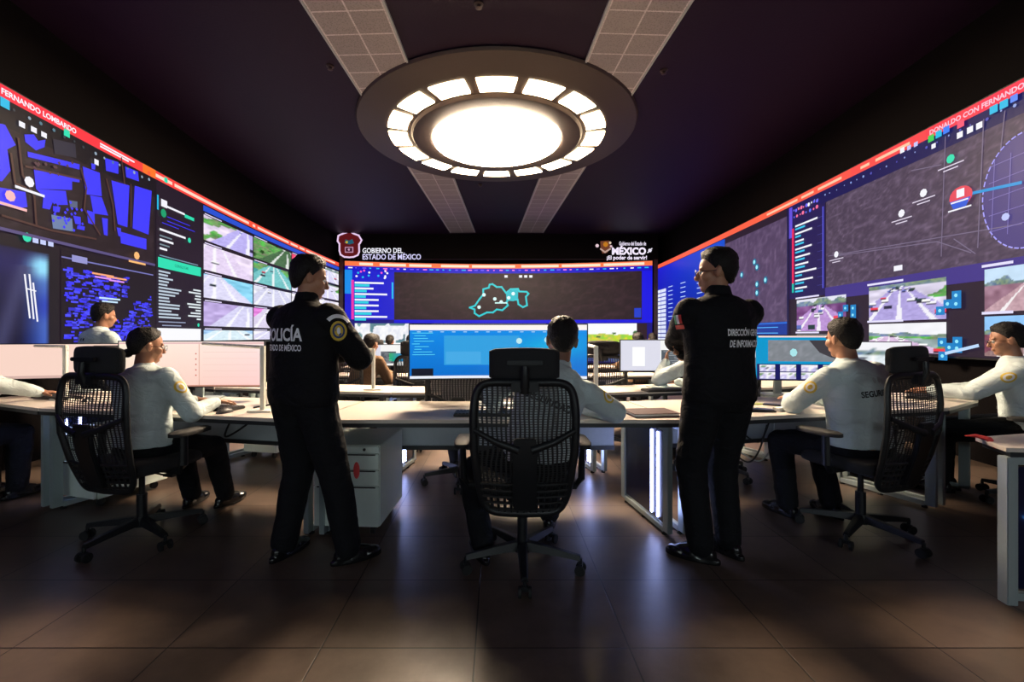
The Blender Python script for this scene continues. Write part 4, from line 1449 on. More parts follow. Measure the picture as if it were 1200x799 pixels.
# gooseneck microphone
t = empty('desk_microphone', (1.83, 3.36, ZT), 0.0, 'dark desk microphone with a slanting neck on the right desk', 'microphone')
M().lathe([(.01, 0), (.06, 0), (.055, .02), (.02, .03), (.005, .03)], 20).obj('base', m_bezel, t)
M().tube([(0, 0, .03), (-.03, 0, .07), (-.10, 0, .10), (-.17, 0, .125)], [.005, .005, .0045, .004], 8).obj('gooseneck', m_bezel, t)
M().cap((-.17, 0, .125), (-.215, 0, .14), .011, .012).obj('mic_head', m_rubber, t)


def cable(name, pts, r, label, m=None):
    cu = [Vector(p) for p in pts]; out = []
    for i in range(len(cu) - 1):
        p0 = cu[max(0, i - 1)]; p1 = cu[i]; p2 = cu[i + 1]; p3 = cu[min(len(cu) - 1, i + 2)]
        for k in range(6):
            a = k / 6
            out.append(0.5 * ((2 * p1) + (-p0 + p2) * a + (2 * p0 - 5 * p1 + 4 * p2 - p3) * a * a + (-p0 + 3 * p1 - 3 * p2 + p3) * a ** 3))
    out.append(cu[-1])
    o = M().tube(out, r, 7).obj(name, m or m_rubber)
    return tag(o, label, 'cable')


cable('cable', [(-1.70, 3.10, ZT + .005), (-1.5, 3.16, ZT + .04), (-1.42, 3.1, ZT + .10), (-1.35, 3.2, ZT + .12), (-1.33, 3.3, ZT + .02), (-1.3, 3.38, ZT + .005)], .006, 'black cable looping up behind the post left of the officer')
cable('cable', [(-1.66, 3.0, ZT + .005), (-1.5, 3.03, ZT + .01), (-1.36, 2.98, ZT + .06), (-1.28, 3.08, ZT + .10), (-1.22, 3.2, ZT + .01)], .005, 'thin black cable tangled beside the standing officer')
cable('cable', [(1.62, 3.25, .62), (1.66, 3.15, .45), (1.75, 3.1, .36), (1.86, 3.15, .42), (1.95, 3.2, .60)], .006, 'black cable hanging in a low loop under the right desk')
cable('cable', [(1.55, 3.3, .62), (1.60, 3.2, .50), (1.72, 3.15, .42), (1.9, 3.2, .34), (2.05, 3.3, .44), (2.1, 3.35, .62)], .005, 'pale cable hanging under the right desk', m_tray)
cable('cable', [(1.75, 3.28, .62), (1.8, 3.2, .52), (1.9, 3.2, .48), (2.0, 3.25, .62)], .006, 'short black cable hanging under the right desk, beside the seated man\'s knee')
cable('cable', [(-2.0, 3.35, .62), (-1.96, 3.2, .52), (-1.85, 3.15, .56), (-1.75, 3.2, .64)], .007, 'black cable hanging under the left desk, above the woman\'s knees')
# speaker-like dark block behind the post at the left, cups
o = M().lathe([(.01, 0), (.032, 0), (.036, .09), (.034, .09), (.030, .01), (.01, .01)], 20).obj('paper_cup', m_paper); o.location = (-1.72, 3.30, ZT + .001)
tag(o, 'white paper cup in the clutter left of the standing officer', 'cup')
o = M().box((0, 0, .03), (.12, .09, .06)).obj('small_box', m_paper, None, bev=.004); o.location = (-1.40, 3.30, ZT + .001)
tag(o, 'small pale box in the clutter left of the standing officer', 'box')


# ================================================================ mesh office chairs
def mesh_fabric():
    m = bpy.data.materials.new('open_weave_mesh')
    m.use_nodes = True
    nt = m.node_tree; N = nt.nodes; L = nt.links
    b = N['Principled BSDF']
    b.inputs['Base Color'].default_value = (0.010, 0.011, 0.013, 1)
    b.inputs['Roughness'].default_value = 0.6
    tc = N.new('ShaderNodeTexCoord')
    w1 = N.new('ShaderNodeTexWave'); w1.wave_type = 'BANDS'; w1.bands_direction = 'X'
    w1.inputs['Scale'].default_value = 14; w1.inputs['Distortion'].default_value = 3.5; w1.inputs['Detail'].default_value = 0.0
    w1.inputs['Detail Scale'].default_value = 0.6
    w2 = N.new('ShaderNodeTexWave'); w2.wave_type = 'BANDS'; w2.bands_direction = 'Z'
    w2.inputs['Scale'].default_value = 26; w2.inputs['Distortion'].default_value = 0.4
    L.new(tc.outputs['Object'], w1.inputs['Vector']); L.new(tc.outputs['Object'], w2.inputs['Vector'])
    g1 = N.new('ShaderNodeMath'); g1.operation = 'GREATER_THAN'; g1.inputs[1].default_value = 0.40
    g2 = N.new('ShaderNodeMath'); g2.operation = 'GREATER_THAN'; g2.inputs[1].default_value = 0.22
    L.new(w1.outputs['Fac'], g1.inputs[0]); L.new(w2.outputs['Fac'], g2.inputs[0])
    mu = N.new('ShaderNodeMath'); mu.operation = 'MULTIPLY'
    L.new(g1.outputs[0], mu.inputs[0]); L.new(g2.outputs[0], mu.inputs[1])
    inv = N.new('ShaderNodeMath'); inv.operation = 'SUBTRACT'; inv.inputs[0].default_value = 1.0
    L.new(mu.outputs[0], inv.inputs[1])
    L.new(inv.outputs[0], b.inputs['Alpha'])
    return m


m_mesh = mesh_fabric()


def back_pt(a, z):
    """a: -1..1 across, z: height. the shape of the curved backrest"""
    t = (z - 0.36) / 0.66
    hw = 0.205 + 0.045 * min(1, t * 1.8) - 0.012 * max(0, t - .6)
    y = -0.215 - 0.06 * math.sin(PI * t * .9) - 0.06 * t + 0.035 * a * a
    return Vector((a * hw, y, z))


def make_chair(name='mesh_chair', loc=(0, 0, 0), rz=0.0, label='', group='black mesh office chairs'):
    t = empty(name, loc, rz, label, 'chair', group)
    # star base
    b = M()
    b.lathe([(.006, .13), (.040, .13), (.045, .10), (.045, .075), (.006, .075)], 20)
    ang = [math.radians(q) for q in (270, 198, 342, 54, 126)]
    for q in ang:
        c, s_ = math.cos(q), math.sin(q)
        rings = []
        for k in range(6):
            r = .03 + .285 * k / 5; w = .030 - .012 * k / 5; h = .022 - .010 * k / 5; z = .108 - .022 * (k / 5) ** 1.5
            px, py = c * r, s_ * r
            rings.append([(px - s_ * w, py + c * w, z - h), (px + s_ * w, py - c * w, z - h), (px + s_ * w * .6, py - c * w * .6, z + h), (px - s_ * w * .6, py + c * w * .6, z + h)])
        b.rings(rings)
    b.obj('star_base', m_plastic, t, bev=.002)
    for q in ang:
        c, s_ = math.cos(q), math.sin(q); px, py = c * .315, s_ * .315
        f = M(); f.cyl((px, py, .05), (px, py, .085), .010, seg=10)
        f.box((px, py, .046), (.022, .034, .022), q)
        cs = f.obj('caster', m_plastic, t, bev=.002)
        for k in (-1, 1):
            w = M(); ox, oy = -s_ * k * .017, c * k * .017
            ox2, oy2 = -s_ * k * .032, c * k * .032
            w.cyl((px + ox, py + oy, .028), (px + ox2, py + oy2, .028), .027, seg=18)
            w.obj('wheel', m_rubber, cs, bev=.002)
    M().cyl((0, 0, .10), (0, 0, .27), .028, seg=16).cyl((0, 0, .26), (0, 0, .40), .016, seg=14).obj('gas_lift', m_plastic, t)
    g = M(); g.box((0, -.02, .415), (.17, .26, .045)); g.obj('tilt_mechanism', m_plastic, t, bev=.008)
    M().tube([(.08, .0, .405), (.16, -.01, .402), (.20, -.01, .402)], [.006, .006, .006], 8).box((.225, -.01, .402), (.07, .03, .014)).obj('lever', m_plastic, t, bev=.002)
    # seat
    rings = []
    for z, k in ((.438, .93), (.445, .99), (.470, 1.0), (.495, .985), (.508, .93), (.512, .7)):
        ring = []
        for i in range(36):
            a = 2 * PI * i / 36; ca, sa = math.cos(a), math.sin(a)
            x = .255 * k * abs(ca) ** .5 * (1 if ca > 0 else -1); y = .02 + .245 * k * abs(sa) ** .5 * (1 if sa > 0 else -1)
            zz = z - (.03 * max(0, (y - .14) / .12) ** 2 if z > .45 else 0)
            ring.append((x, y, zz))
        rings.append(ring)
    M().rings(rings).obj('seat', m_fabric_black, t, smooth=60)
    # back frame loop
    loop = []
    for i in range(60):
        a = 2 * PI * i / 60; ca, sa = math.cos(a), math.sin(a)
        A = abs(ca) ** .26 * (1 if ca > 0 else -1); Z = .69 + .33 * abs(sa) ** .34 * (1 if sa > 0 else -1)
        loop.append(back_pt(A, Z))
    M().tube(loop, .020, 8, .75, up=(0, 1, 0), closed=True).obj('back_frame', m_plastic, t, smooth=50)
    # woven mesh
    s = M(); nx, nz = 20, 26; W = nx + 1
    vs = []
    for j in range(nz + 1):
        z = .50 + (1.01 - .50) * j / nz
        k = 1.0
        if z > .96: k = 1 - .10 * ((z - .96) / .06) ** 2
        for i in range(nx + 1):
            p = back_pt((-1 + 2 * i / nx) * .97 * k, z); p.y += .006
            vs.append(p)
    s.add(vs, [(j * W + i, j * W + i + 1, (j + 1) * W + i + 1, (j + 1) * W + i) for j in range(nz) for i in range(nx)])
    s.obj('back_mesh', m_mesh, t, smooth=60)
    # slotted lower panel
    g = M()
    for k in range(5):
        z = .385 + k * .034
        g.tube([back_pt(a, z) + Vector((0, -.004, 0)) for a in (-.95, -.5, 0, .5, .95)], .008, 6, 1.0, up=(0, 1, 0))
    for k in range(13):
        a = -.9 + 1.8 * k / 12
        g.tube([back_pt(a, .37) + Vector((0, -.004, 0)), back_pt(a, .45), back_pt(a, .525) + Vector((0, -.004, 0))], .0075, 6, .8, up=(0, 1, 0))
    g.obj('lumbar_grille', m_plastic, t, smooth=50)
    # V brace and spine
    g = M()
    for sx in (-1, 1):
        g.tube([back_pt(sx * .97, .79) + Vector((0, -.01, 0)), back_pt(sx * .55, .74) + Vector((0, -.025, 0)), back_pt(sx * .12, .705) + Vector((0, -.03, 0))], [.013, .016, .020], 8, .7, up=(0, 1, 0))
    g.obj('back_brace', m_plastic, t, smooth=50)
    g = M(); rings = []
    for z, w in ((.76, .05), (.70, .062), (.60, .058), (.50, .060), (.42, .058), (.39, .05)):
        p = back_pt(0, max(z, .37)); yb = p.y - .030
        rings.append([(-w, yb, z), (w, yb, z), (w, yb + .026, z), (-w, yb + .026, z)])
    g.rings(rings); g.box((0, -.17, .405), (.10, .16, .03))
    g.obj('spine', m_plastic, t, bev=.005)
    # headrest
    g = M(); tp = back_pt(0, 1.01)
    g.box((0, tp.y - .008, 1.0), (.13, .035, .05))
    g.tube([(0, tp.y - .01, .97), (0, tp.y - .035, 1.04), (0, tp.y - .03, 1.10)], [.028, .022, .020], 10, .6, up=(0, 1, 0))
    g.box((0, tp.y - .022, 1.115), (.17, .022, .022))
    g.obj('headrest_bracket', m_plastic, t, bev=.004)
    rings = []
    for i in range(13):
        a = -1 + 2 * i / 12; x = a * .172
        yc = tp.y + .022 + .035 * a * a; hh = .082 * (1 - .10 * a * a) * (1 if abs(a) < .95 else .88); th = .024 if abs(a) < .95 else .016
        ring = []
        for k in range(16):
            q = 2 * PI * k / 16; cq, sq = math.cos(q), math.sin(q)
            ring.append((x, yc + th * abs(cq) ** .8 * (1 if cq > 0 else -1), 1.105 + hh * abs(sq) ** .55 * (1 if sq > 0 else -1)))
        rings.append(ring)
    M().rings(rings).obj('headrest', m_fabric_black, t, smooth=60)
    # armrests
    for sx in (-1, 1):
        g = M()
        g.tube([(sx * .12, 0, .43), (sx * .29, 0, .43), (sx * .322, 0, .47), (sx * .325, 0, .648)], [.018, .018, .020, .018], 8, 1.2)
        ar = g.obj('armrest', m_plastic, t, smooth=50)
        rings = []
        for z, k in ((.645, .8), (.649, 1.0), (.669, 1.0), (.677, .85)):
            rings.append([(sx * .325 + .045 * k * (abs(math.cos(q)) ** .6) * (1 if math.cos(q) > 0 else -1), .04 + .13 * k * (abs(math.sin(q)) ** .6) * (1 if math.sin(q) > 0 else -1), z)
                          for q in [2 * PI * i / 24 for i in range(24)]])
        M().rings(rings).obj('arm_pad', m_rubber, ar, smooth=50)
    return t


proto = make_chair(loc=(0.14, 2.42, 0), rz=-0.02, label='black mesh chair with headrest in the centre foreground, its back to the viewer')


def chair(x, y, rz, label):
    c = copy_tree(proto)
    c.location = (x, y, 0); c.rotation_euler = (0, 0, rz); c['label'] = label
    return c


# ================================================================ people
def ramp(*a): return a


def two_bone(S, T, l1, l2, pole):
    S, T = Vector(S), Vector(T)
    d = T - S; L = d.length
    if L > (l1 + l2) * .999:
        T = S + d * ((l1 + l2) * .999 / L); d = T - S; L = d.length
    a = (l1 * l1 - l2 * l2 + L * L) / (2 * L)
    h = math.sqrt(max(0, l1 * l1 - a * a))
    n = d.normalized(); p = Vector(pole); p = (p - n * p.dot(n)).normalized()
    return S + n * a + p * h, T


def remeshed(mm, name, voxel, smooth=4, noise=0.0, nscale=.1, decim=None):
    me = mm.mesh(name)
    bm = bmesh.new(); bm.from_mesh(me); bmesh.ops.recalc_face_normals(bm, faces=bm.faces); bm.to_mesh(me); bm.free()
    o = bpy.data.objects.new('tmp', me); COL.objects.link(o)
    r = o.modifiers.new('r', 'REMESH'); r.mode = 'VOXEL'; r.voxel_size = voxel; r.use_smooth_shade = True
    if smooth:
        q = o.modifiers.new('s', 'SMOOTH'); q.iterations = smooth; q.factor = .5
    if noise:
        tx = bpy.data.textures.get('folds_%g' % nscale) or bpy.data.textures.new('folds_%g' % nscale, 'CLOUDS')
        tx.noise_scale = nscale; tx.noise_depth = 2
        d = o.modifiers.new('d', 'DISPLACE'); d.texture = tx; d.strength = noise; d.mid_level = .5
    dg = bpy.context.evaluated_depsgraph_get(); dg.update()
    out = bpy.data.meshes.new_from_object(o.evaluated_get(dg)); out.name = name
    bpy.data.objects.remove(o); bpy.data.meshes.remove(me)
    out.materials.clear()
    return out


def join_meshes(ms, name):
    bm = bmesh.new()
    for m in ms: bm.from_mesh(m)
    out = bpy.data.meshes.new(name); bm.to_mesh(out); bm.free()
    out.polygons.foreach_set('use_smooth', [True] * len(out.polygons))
    return out


SKIN = {}


def skin_mat(tone):
    c = {'warm': (0.42, 0.20, 0.115), 'tan': (0.33, 0.155, 0.09), 'deep': (0.24, 0.11, 0.065)}[tone]
    return mat('skin_' + tone, c, 0.5, bump=.03, bscale=180, var=.06)


def cloth_mat(name, c, rough=.85):
    if name in MATS: return MATS[name]
    m = mat(name, c, rough, bump=0, bscale=160, var=.08, spec=.25)
    nt = m.node_tree
    nz = nt.nodes.new('ShaderNodeTexNoise'); nz.inputs['Scale'].default_value = 9; nz.inputs['Detail'].default_value = 4
    nz.inputs['Distortion'].default_value = 1.2
    tc = [n for n in nt.nodes if n.type == 'TEX_COORD'][0]
    mp = nt.nodes.new('ShaderNodeMapping'); mp.inputs['Scale'].default_value = (1.0, 1.0, 1.6)
    nt.links.new(tc.outputs['Object'], mp.inputs[0]); nt.links.new(mp.outputs[0], nz.inputs['Vector'])
    bp = nt.nodes.new('ShaderNodeBump'); bp.inputs['Strength'].default_value = .55; bp.inputs['Distance'].default_value = .03
    nt.links.new(nz.outputs['Fac'], bp.inputs['Height'])
    nt.links.new(bp.outputs['Normal'], nt.nodes['Principled BSDF'].inputs['Normal'])
    return m


m_jacket = cloth_mat('black_uniform_cloth', (0.0035, 0.0035, 0.005), .8)
m_trouser = cloth_mat('black_trouser_cloth', (0.0045, 0.005, 0.007), .85)
m_shirt = cloth_mat('white_uniform_shirt', (0.54, 0.63, 0.65), .8)
m_grey_shirt = cloth_mat('grey_shirt_cloth', (0.30, 0.29, 0.29), .85)
m_brown_shirt = cloth_mat('brown_shirt_cloth', (0.16, 0.09, 0.05), .85)
m_dark_shirt = cloth_mat('dark_shirt_cloth', (0.02, 0.02, 0.025), .85)
m_shoe = mat('black_polished_leather', (0.006, 0.006, 0.007), .22, var=.1)
m_hair = mat('black_hair', (0.006, 0.004, 0.0035), .55, bump=.9, bscale=110, var=.4, spec=.3)
m_frame = mat('thin_glasses_frame', (0.02, 0.02, 0.02), .3, metal=.5)
m_lens = bpy.data.materials.new('clear_lens'); m_lens.use_nodes = True
_b = m_lens.node_tree.nodes['Principled BSDF']; _b.inputs['Transmission Weight'].default_value = 1.0; _b.inputs['Roughness'].default_value = .02; _b.inputs['IOR'].default_value = 1.05
m_eye = mat('eye_white', (.6, .58, .55), .2); m_iris = mat('dark_iris', (.02, .01, .008), .2)
m_white_print = mat('white_printed_lettering', (0.92, 0.92, 0.95), .5, var=.02)
m_black_print = mat('black_printed_lettering', (0.01, 0.01, 0.012), .6)
m_yellow = mat('yellow_embroidery', (0.75, 0.52, 0.06), .6)
m_blue_patch = mat('blue_embroidery', (0.02, 0.05, 0.2), .6)
m_green = mat('green_embroidery', (0.02, 0.25, 0.10), .6)
m_redp = mat('red_embroidery', (0.65, 0.03, 0.03), .6)


def head_frame(pos, yaw, pitch, roll=0.0):
    return Matrix.Translation(pos) @ Matrix.Rotation(yaw, 4, 'Z') @ Matrix.Rotation(roll, 4, 'Y') @ Matrix.Rotation(pitch, 4, 'X')


def add_head(b, Mx, k=1.0):
    R = Mx.to_3x3()
    P = lambda x, y, z: Mx @ (Vector((x, y, z)) * k)
    S = lambda *a: tuple(q * k for q in a)
    b.ball(P(0, -.012, .028), S(.076, .096, .090), 24, 16, R)      # cranium
    b.ball(P(0, .022, -.035), S(.060, .066, .078), 20, 12, R)      # face
    b.ball(P(0, .048, -.088), S(.034, .034, .026), 14, 8, R)       # chin
    b.ball(P(0, .006, -.070), S(.056, .058, .038), 14, 8, R)       # jaw
    b.cap(P(0, .086, .004), P(0, .100, -.030), .009 * k, .013 * k, 10)  # nose
    b.ball(P(0, .098, -.034), S(.017, .012, .009), 10, 6, R)
    b.cap(P(-.040, .074, .020), P(.040, .074, .020), .010 * k, .010 * k, 10)  # brow
    b.cap(P(-.019, .084, -.056), P(.019, .084, -.056), .0065 * k, .0065 * k, 8)
    b.cap(P(-.016, .082, -.066), P(.016, .082, -.066), .0075 * k, .0075 * k, 8)
    for sx in (-1, 1):
        b.ball(P(sx * .045, .050, -.022), S(.024, .030, .028), 12, 8, R)  # cheek
        Re = R @ Matrix.Rotation(sx * .35, 3, 'Z')
        b.ball(P(sx * .080, -.008, -.006), S(.009, .020, .032), 12, 8, Re)
        b.ball(P(sx * .084, -.012, .008), S(.007, .017, .018), 12, 8, Re)


def hair_mesh(Mx, k, style='short', name='hair'):
    """cap of hair grown over the skull down to a hairline"""
    bm = bmesh.new(); seg, rg = 48, 30
    grid = []
    r_ = random.Random(3)
    for j in range(rg + 1):
        row = []
        el = PI / 2 - (PI * .90) * j / rg
        for i in range(seg):
            az = 2 * PI * i / seg           # 0: face (+Y)
            row.append((el, az))
        grid.append(row)

    def limit(az):
        a = abs((az + PI) % (2 * PI) - PI) / PI      # 0 front, 1 back
        pts = [(0, .58), (.18, .54), (.30, .36), (.40, .05), (.46, -.25), (.50, .05), (.57, -.35), (.64, -.85), (.80, -1.10), (1, -1.15)]
        if style == 'tied': pts = [(0, .66), (.2, .60), (.34, .32), (.44, .08), (.50, .02), (.58, -.35), (.66, -.85), (.8, -1.05), (1, -1.1)]
        for (a0, l0), (a1, l1) in zip(pts, pts[1:]):
            if a <= a1: return l0 + (l1 - l0) * (a - a0) / (a1 - a0)
        return -.8
    vs = []
    for row in grid:
        vr = []
        for el, az in row:
            lm = limit(az); e = max(el, lm)
            fade = min(1, (e - lm) / .22)
            tk = min(1, max(0, (e - .05) / .8)); th = .003 + ((.006 + .016 * tk) if style == 'short' else (.006 + .006 * tk)) * fade
            n = float(vnoise(np.array([az * 7.0 + 5]), np.array([e * 9.0 + 5]), 4)[0]) - .5
            th += n * .009 * fade * (.4 + tk)
            ce = math.cos(e)
            if e < -.45: ce = max(ce, .90 - .36 * (-e - .45))
            x = (.076 + th) * ce * math.sin(az); y = -.012 + (.096 + th) * ce * math.cos(az); z = .028 + (.090 + th) * math.sin(e) * (1 if e > 0 else 1 - .13 * e)
            if e < -.3: x *= 1 - .22 * min(1, (-e - .3))
            vr.append(bm.verts.new(Mx @ (Vector((x, y, z)) * k)))
        vs.append(vr)
    for j in range(rg):
        for i in range(seg):
            a, b_, c, d = vs[j][i], vs[j][(i + 1) % seg], vs[j + 1][(i + 1) % seg], vs[j + 1][i]
            try: bm.faces.new((a, b_, c, d))
            except ValueError: pass
    bmesh.ops.remove_doubles(bm, verts=bm.verts, dist=.0006)
    bmesh.ops.recalc_face_normals(bm, faces=bm.faces)
    if style == 'tied':
        M2 = M(); c = Mx @ (Vector((0, -.100, -.055)) * k)
        M2.ball(c, (.030, .026, .028), 16, 10)
        me2 = M2.mesh('bun'); bm.from_mesh(me2)
    me = bpy.data.meshes.new(name); bm.to_mesh(me); bm.free()
    me.polygons.foreach_set('use_smooth', [True] * len(me.polygons))
    return me


def add_hand(b, W, d, n, side, curl=.5, k=1.0, spread=.06):
    """W wrist, d finger direction, n palm normal (palm faces n), side: +1 right hand"""
    d = Vector(d).normalized(); n = Vector(n); n = (n - d * n.dot(d)).normalized()
    x = d.cross(n).normalized()     # towards the thumb for a right hand when palm normal is n
    th = x * (-1 if side > 0 else 1)
    W = Vector(W)
    R = Matrix((th, d, n)).transposed()
    b.ball(W + d * .045 * k, (.040 * k, .052 * k, .016 * k), 16, 10, R)
    b.cap(W - d * .03 * k, W + d * .02 * k, .027 * k, .026 * k, 12)
    for i, (off, L, r) in enumerate(((.030, .070, .0085), (.010, .080, .0088), (-.010, .074, .0084), (-.029, .058, .0074))):
        p = W + d * .082 * k + th * off * k
        dd = (d + th * off / .03 * spread).normalized(); ang = curl * (.55 + .1 * i)
        ls = (L * .45, L * .30, L * .25)
        for q in range(3):
            dd = (dd * math.cos(ang) + n * math.sin(ang)).normalized()
            p2 = p + dd * ls[q] * k
            b.cap(p, p2, r * (1 - .08 * q) * k, r * (.92 - .08 * q) * k, 8)
            p = p2; ang = curl * .75
    p = W + d * .028 * k + th * .030 * k
    dd = (d * .75 + th * .75 + n * .25).normalized()
    p2 = p + dd * .038 * k; b.cap(p, p2, .013 * k, .0105 * k, 10)
    dd = (dd + d * .5 + n * curl * .5).normalized(); p3 = p2 + dd * .030 * k; b.cap(p2, p3, .0105 * k, .0085 * k, 10)


def decal(parent, bvh, tris, O, right, up, d, m, name, step=.009, off=.003, label=None):
    """lettering or a patch laid onto cloth: flat triangles cast along d onto the garment"""
    O, right, up, d = Vector(O), Vector(right).normalized(), Vector(up).normalized(), Vector(d).normalized()
    vs, fs = tris
    bm = bmesh.new()
    V = [bm.verts.new((x, y, 0)) for x, y in vs]
    for f in fs:
        try: bm.faces.new([V[i] for i in f])
        except ValueError: pass
    for _ in range(5):
        es = [e for e in bm.edges if e.calc_length() > step]
        if not es: break
        bmesh.ops.subdivide_edges(bm, edges=es, cuts=1)
        bmesh.ops.triangulate(bm, faces=bm.faces)
    bad = []
    for v in bm.verts:
        p = O + right * v.co.x + up * v.co.y
        hit = bvh.ray_cast(p, d)
        if hit[0] is None: bad.append(v)
        else: v.co = hit[0] - d * off
    bmesh.ops.delete(bm, geom=bad, context='VERTS')
    me = bpy.data.meshes.new(name); bm.to_mesh(me); bm.free()
    o = link_obj(name, me, m, parent)
    if label: o['label'] = label
    return o


def text_shape(txt, h, bold=.02, squeeze=1.0, center=True):
    vs, fs, w = text_tris(txt, bold)
    ox = w * h * squeeze / 2 if center else 0
    return [(x * h * squeeze - ox, y * h) for x, y in vs], fs


def disc_shape(rx, ry, n=20, cx=0, cy=0):
    return [(cx + rx * math.cos(2 * PI * k / n), cy + ry * math.sin(2 * PI * k / n)) for k in range(n)], [tuple(range(n))]


def person(x, y, rz, label, pose, top='shirt', hair='short', tone='tan', k=1.0, vox=.010, fine=True, belly=1.0, group=None,
           glasses=False, z=0.0, shoes=True, bulk=1.08):
    """pose: pelvis z, lean, side, yaw (head), pitch, roll, hands [(target, palm normal, dir, curl) L,R], elbow poles, feet [L,R], foot dirs, knee poles"""
    hz = pose['hip']; lean = pose.get('lean', 0.0); side = pose.get('side', 0.0)
    pel = Vector((0, 0, hz))
    # spine
    sp = [pel]; n = 6; seg = .515 * k / n
    for i in range(n):
        a = lean * (.3 + 1.4 * (i + .5) / n) ; sa = side * (.4 + 1.2 * (i + .5) / n)
        sp.append(sp[-1] + Vector((math.sin(sa), math.sin(a), math.cos(a) * math.cos(sa))).normalized() * seg)
    dirn = (sp[-1] - sp[-2]).normalized()
    neck = sp[-1]
    hd = neck + dirn * .04 * k + Vector((0, .030 + pose.get('hfwd', 0), .108)) * k
    Mh = head_frame(hd, pose.get('yaw', 0), pose.get('pitch', 0), pose.get('roll', 0))
    X = Vector((1, 0, 0)); X = (X - dirn * X.dot(dirn)).normalized(); Y = dirn.cross(X).normalized()
    Rt = Matrix((X, Y, dirn)).transposed()
    sh = [sp[-1] - dirn * .078 * k + X * s_ * .166 * k * bulk for s_ in (-1, 1)]
    hip = [pel + Vector((s_ * .09 * k, 0, -.01)) for s_ in (-1, 1)]
    hands = pose['hands']; feet = pose['feet']
    arms = []; legs = []
    for i, s_ in enumerate((-1, 1)):
        tgt, pn, hdir, curl = hands[i]
        el, wr = two_bone(sh[i], tgt, .285 * k, .255 * k, pose.get('epole', [(-.6, -.5, -.8), (.6, -.5, -.8)])[i])
        arms.append((sh[i], el, wr, pn, hdir, curl))
        an = Vector(feet[i]) + Vector((0, 0, .085))
        kn, an = two_bone(hip[i], an, .44 * k, .42 * k, pose.get('kpole', [(-.15, 1, .2), (.15, 1, .2)])[i])
        legs.append((hip[i], kn, an))

    def torso(b, g, t0, t1):
        prof = [(-.20, .115, .090), (-.10, .165, .118), (0, .172, .122), (.2, .158, .112), (.4, .155, .112), (.6, .168, .120), (.78, .178, .118),
                (.88, .172, .100), (.95, .140, .084), (1.02, .072, .062)]
        rings = []
        for t, rx, ry in prof:
            if t < t0 or t > t1: continue
            bl = 1 + (belly - 1) * math.exp(-((t - .25) / .3) ** 2)
            p = sp[0] + (sp[1] - sp[0]).normalized() * t * .515 * k if t <= 0 else None
            if p is None:
                q = min(t * n, n - .0001); i = int(q); p = sp[i].lerp(sp[i + 1], q - i)
                if t > 1: p = sp[-1] + dirn * (t - 1) * .515 * k
            ax = (Rt @ Vector((1, 0, 0))) if t > .4 else X.lerp(Vector((1, 0, 0)), 1 - max(0, t) / .4).normalized()
            ay = Y if t > .4 else Y.lerp(Vector((0, 1, 0)), 1 - max(0, t) / .4).normalized()
            rings.append([p + ax * (rx * bl * bulk * k + g) * math.cos(q) + ay * ((ry * bl * k + g) * math.sin(q) + (.02 * (bl - 1) * 5 if math.sin(q) > 0 else 0) * math.sin(q))
                          for q in [2 * PI * m_ / 28 for m_ in range(28)]])
        b.rings(rings)

    # body: trunk and limbs, then head and hands in finer detail, one mesh
    b = M(); torso(b, -.006, -1, .98)
    for (s0, e0, w0, *_r) in arms:
        b.ball(s0, (.052 * k,) * 3, 12, 8); b.cap(s0, e0, .048 * k, .040 * k); b.cap(e0, w0, .040 * k, .028 * k)
    for (h0, k0, a0) in legs:
        b.cap(h0, k0, .084 * k, .056 * k); b.cap(k0, a0, .054 * k, .036 * k); b.cap(a0, a0 + Vector((0, .02, -.02)), .036 * k, .034 * k)
    b.cap(neck - dirn * .02, hd - Vector((0, .01, .06)), .056 * k, .053 * k)
    parts = [remeshed(b, 'trunk', max(vox, .012), 3)]
    hb = M(); add_head(hb, Mh, k)
    hb.cap(neck - dirn * .01, hd - Vector((0, .012, .05)), .055 * k, .053 * k, 20)
    parts.append(remeshed(hb, 'head', .0045 if fine else .009, 5 if fine else 2))
    for i, (s0, e0, w0, pn, hdir, curl) in enumerate(arms):
        q = M(); add_hand(q, w0, hdir, pn, -1 if i == 0 else 1, curl, k)
        parts.append(remeshed(q, 'hand', .0034 if fine else .006, 2))
    me = join_meshes(parts, 'person')
    for p_ in parts: bpy.data.meshes.remove(p_)
    body = link_obj('person', me, skin_mat(tone))
    body.location = (x, y, z); body.rotation_euler = (0, 0, rz)
    tag(body, label, 'person', group)
    # top garment
    mt = {'shirt': m_shirt, 'jacket': m_jacket, 'grey': m_grey_shirt, 'brown': m_brown_shirt, 'dark': m_dark_shirt}[top]
    g = .016 if top == 'jacket' else .013
    b = M(); torso(b, g, -.12 if top == 'jacket' else -.06, 2)
    for (s0, e0, w0, *_r) in arms:
        b.ball(s0 - dirn * .004, ((.050 + g * .6) * k,) * 3, 14, 10)
        b.cap(neck - dirn * .048 + (s0 - neck) * .10, s0 - dirn * .006, .068 * k + g * .4, .050 * k + g * .5)
        b.cap(s0, e0, .055 * k * bulk + g, .048 * k * bulk + g * .9); b.cap(e0, e0 + (w0 - e0) * .93, .048 * k * bulk + g * .9, .034 * k + g * .7)
    if top == 'jacket':
        b.cap(neck - dirn * .04, neck + dirn * .030 * k + Vector((0, .010, 0)), .076 * k, .068 * k, 22)
    else:
        b.cap(neck - dirn * .04, neck + dirn * .002 * k + Vector((0, .006, 0)), .074 * k, .065 * k, 22)
    gm = remeshed(b, 'garment', vox, 4, .014 if fine else .008, .10)
    go = link_obj('uniform_jacket' if top == 'jacket' else 'shirt', gm, mt, body)
    # trousers
    b = M(); torso(b, .010, -1, .12)
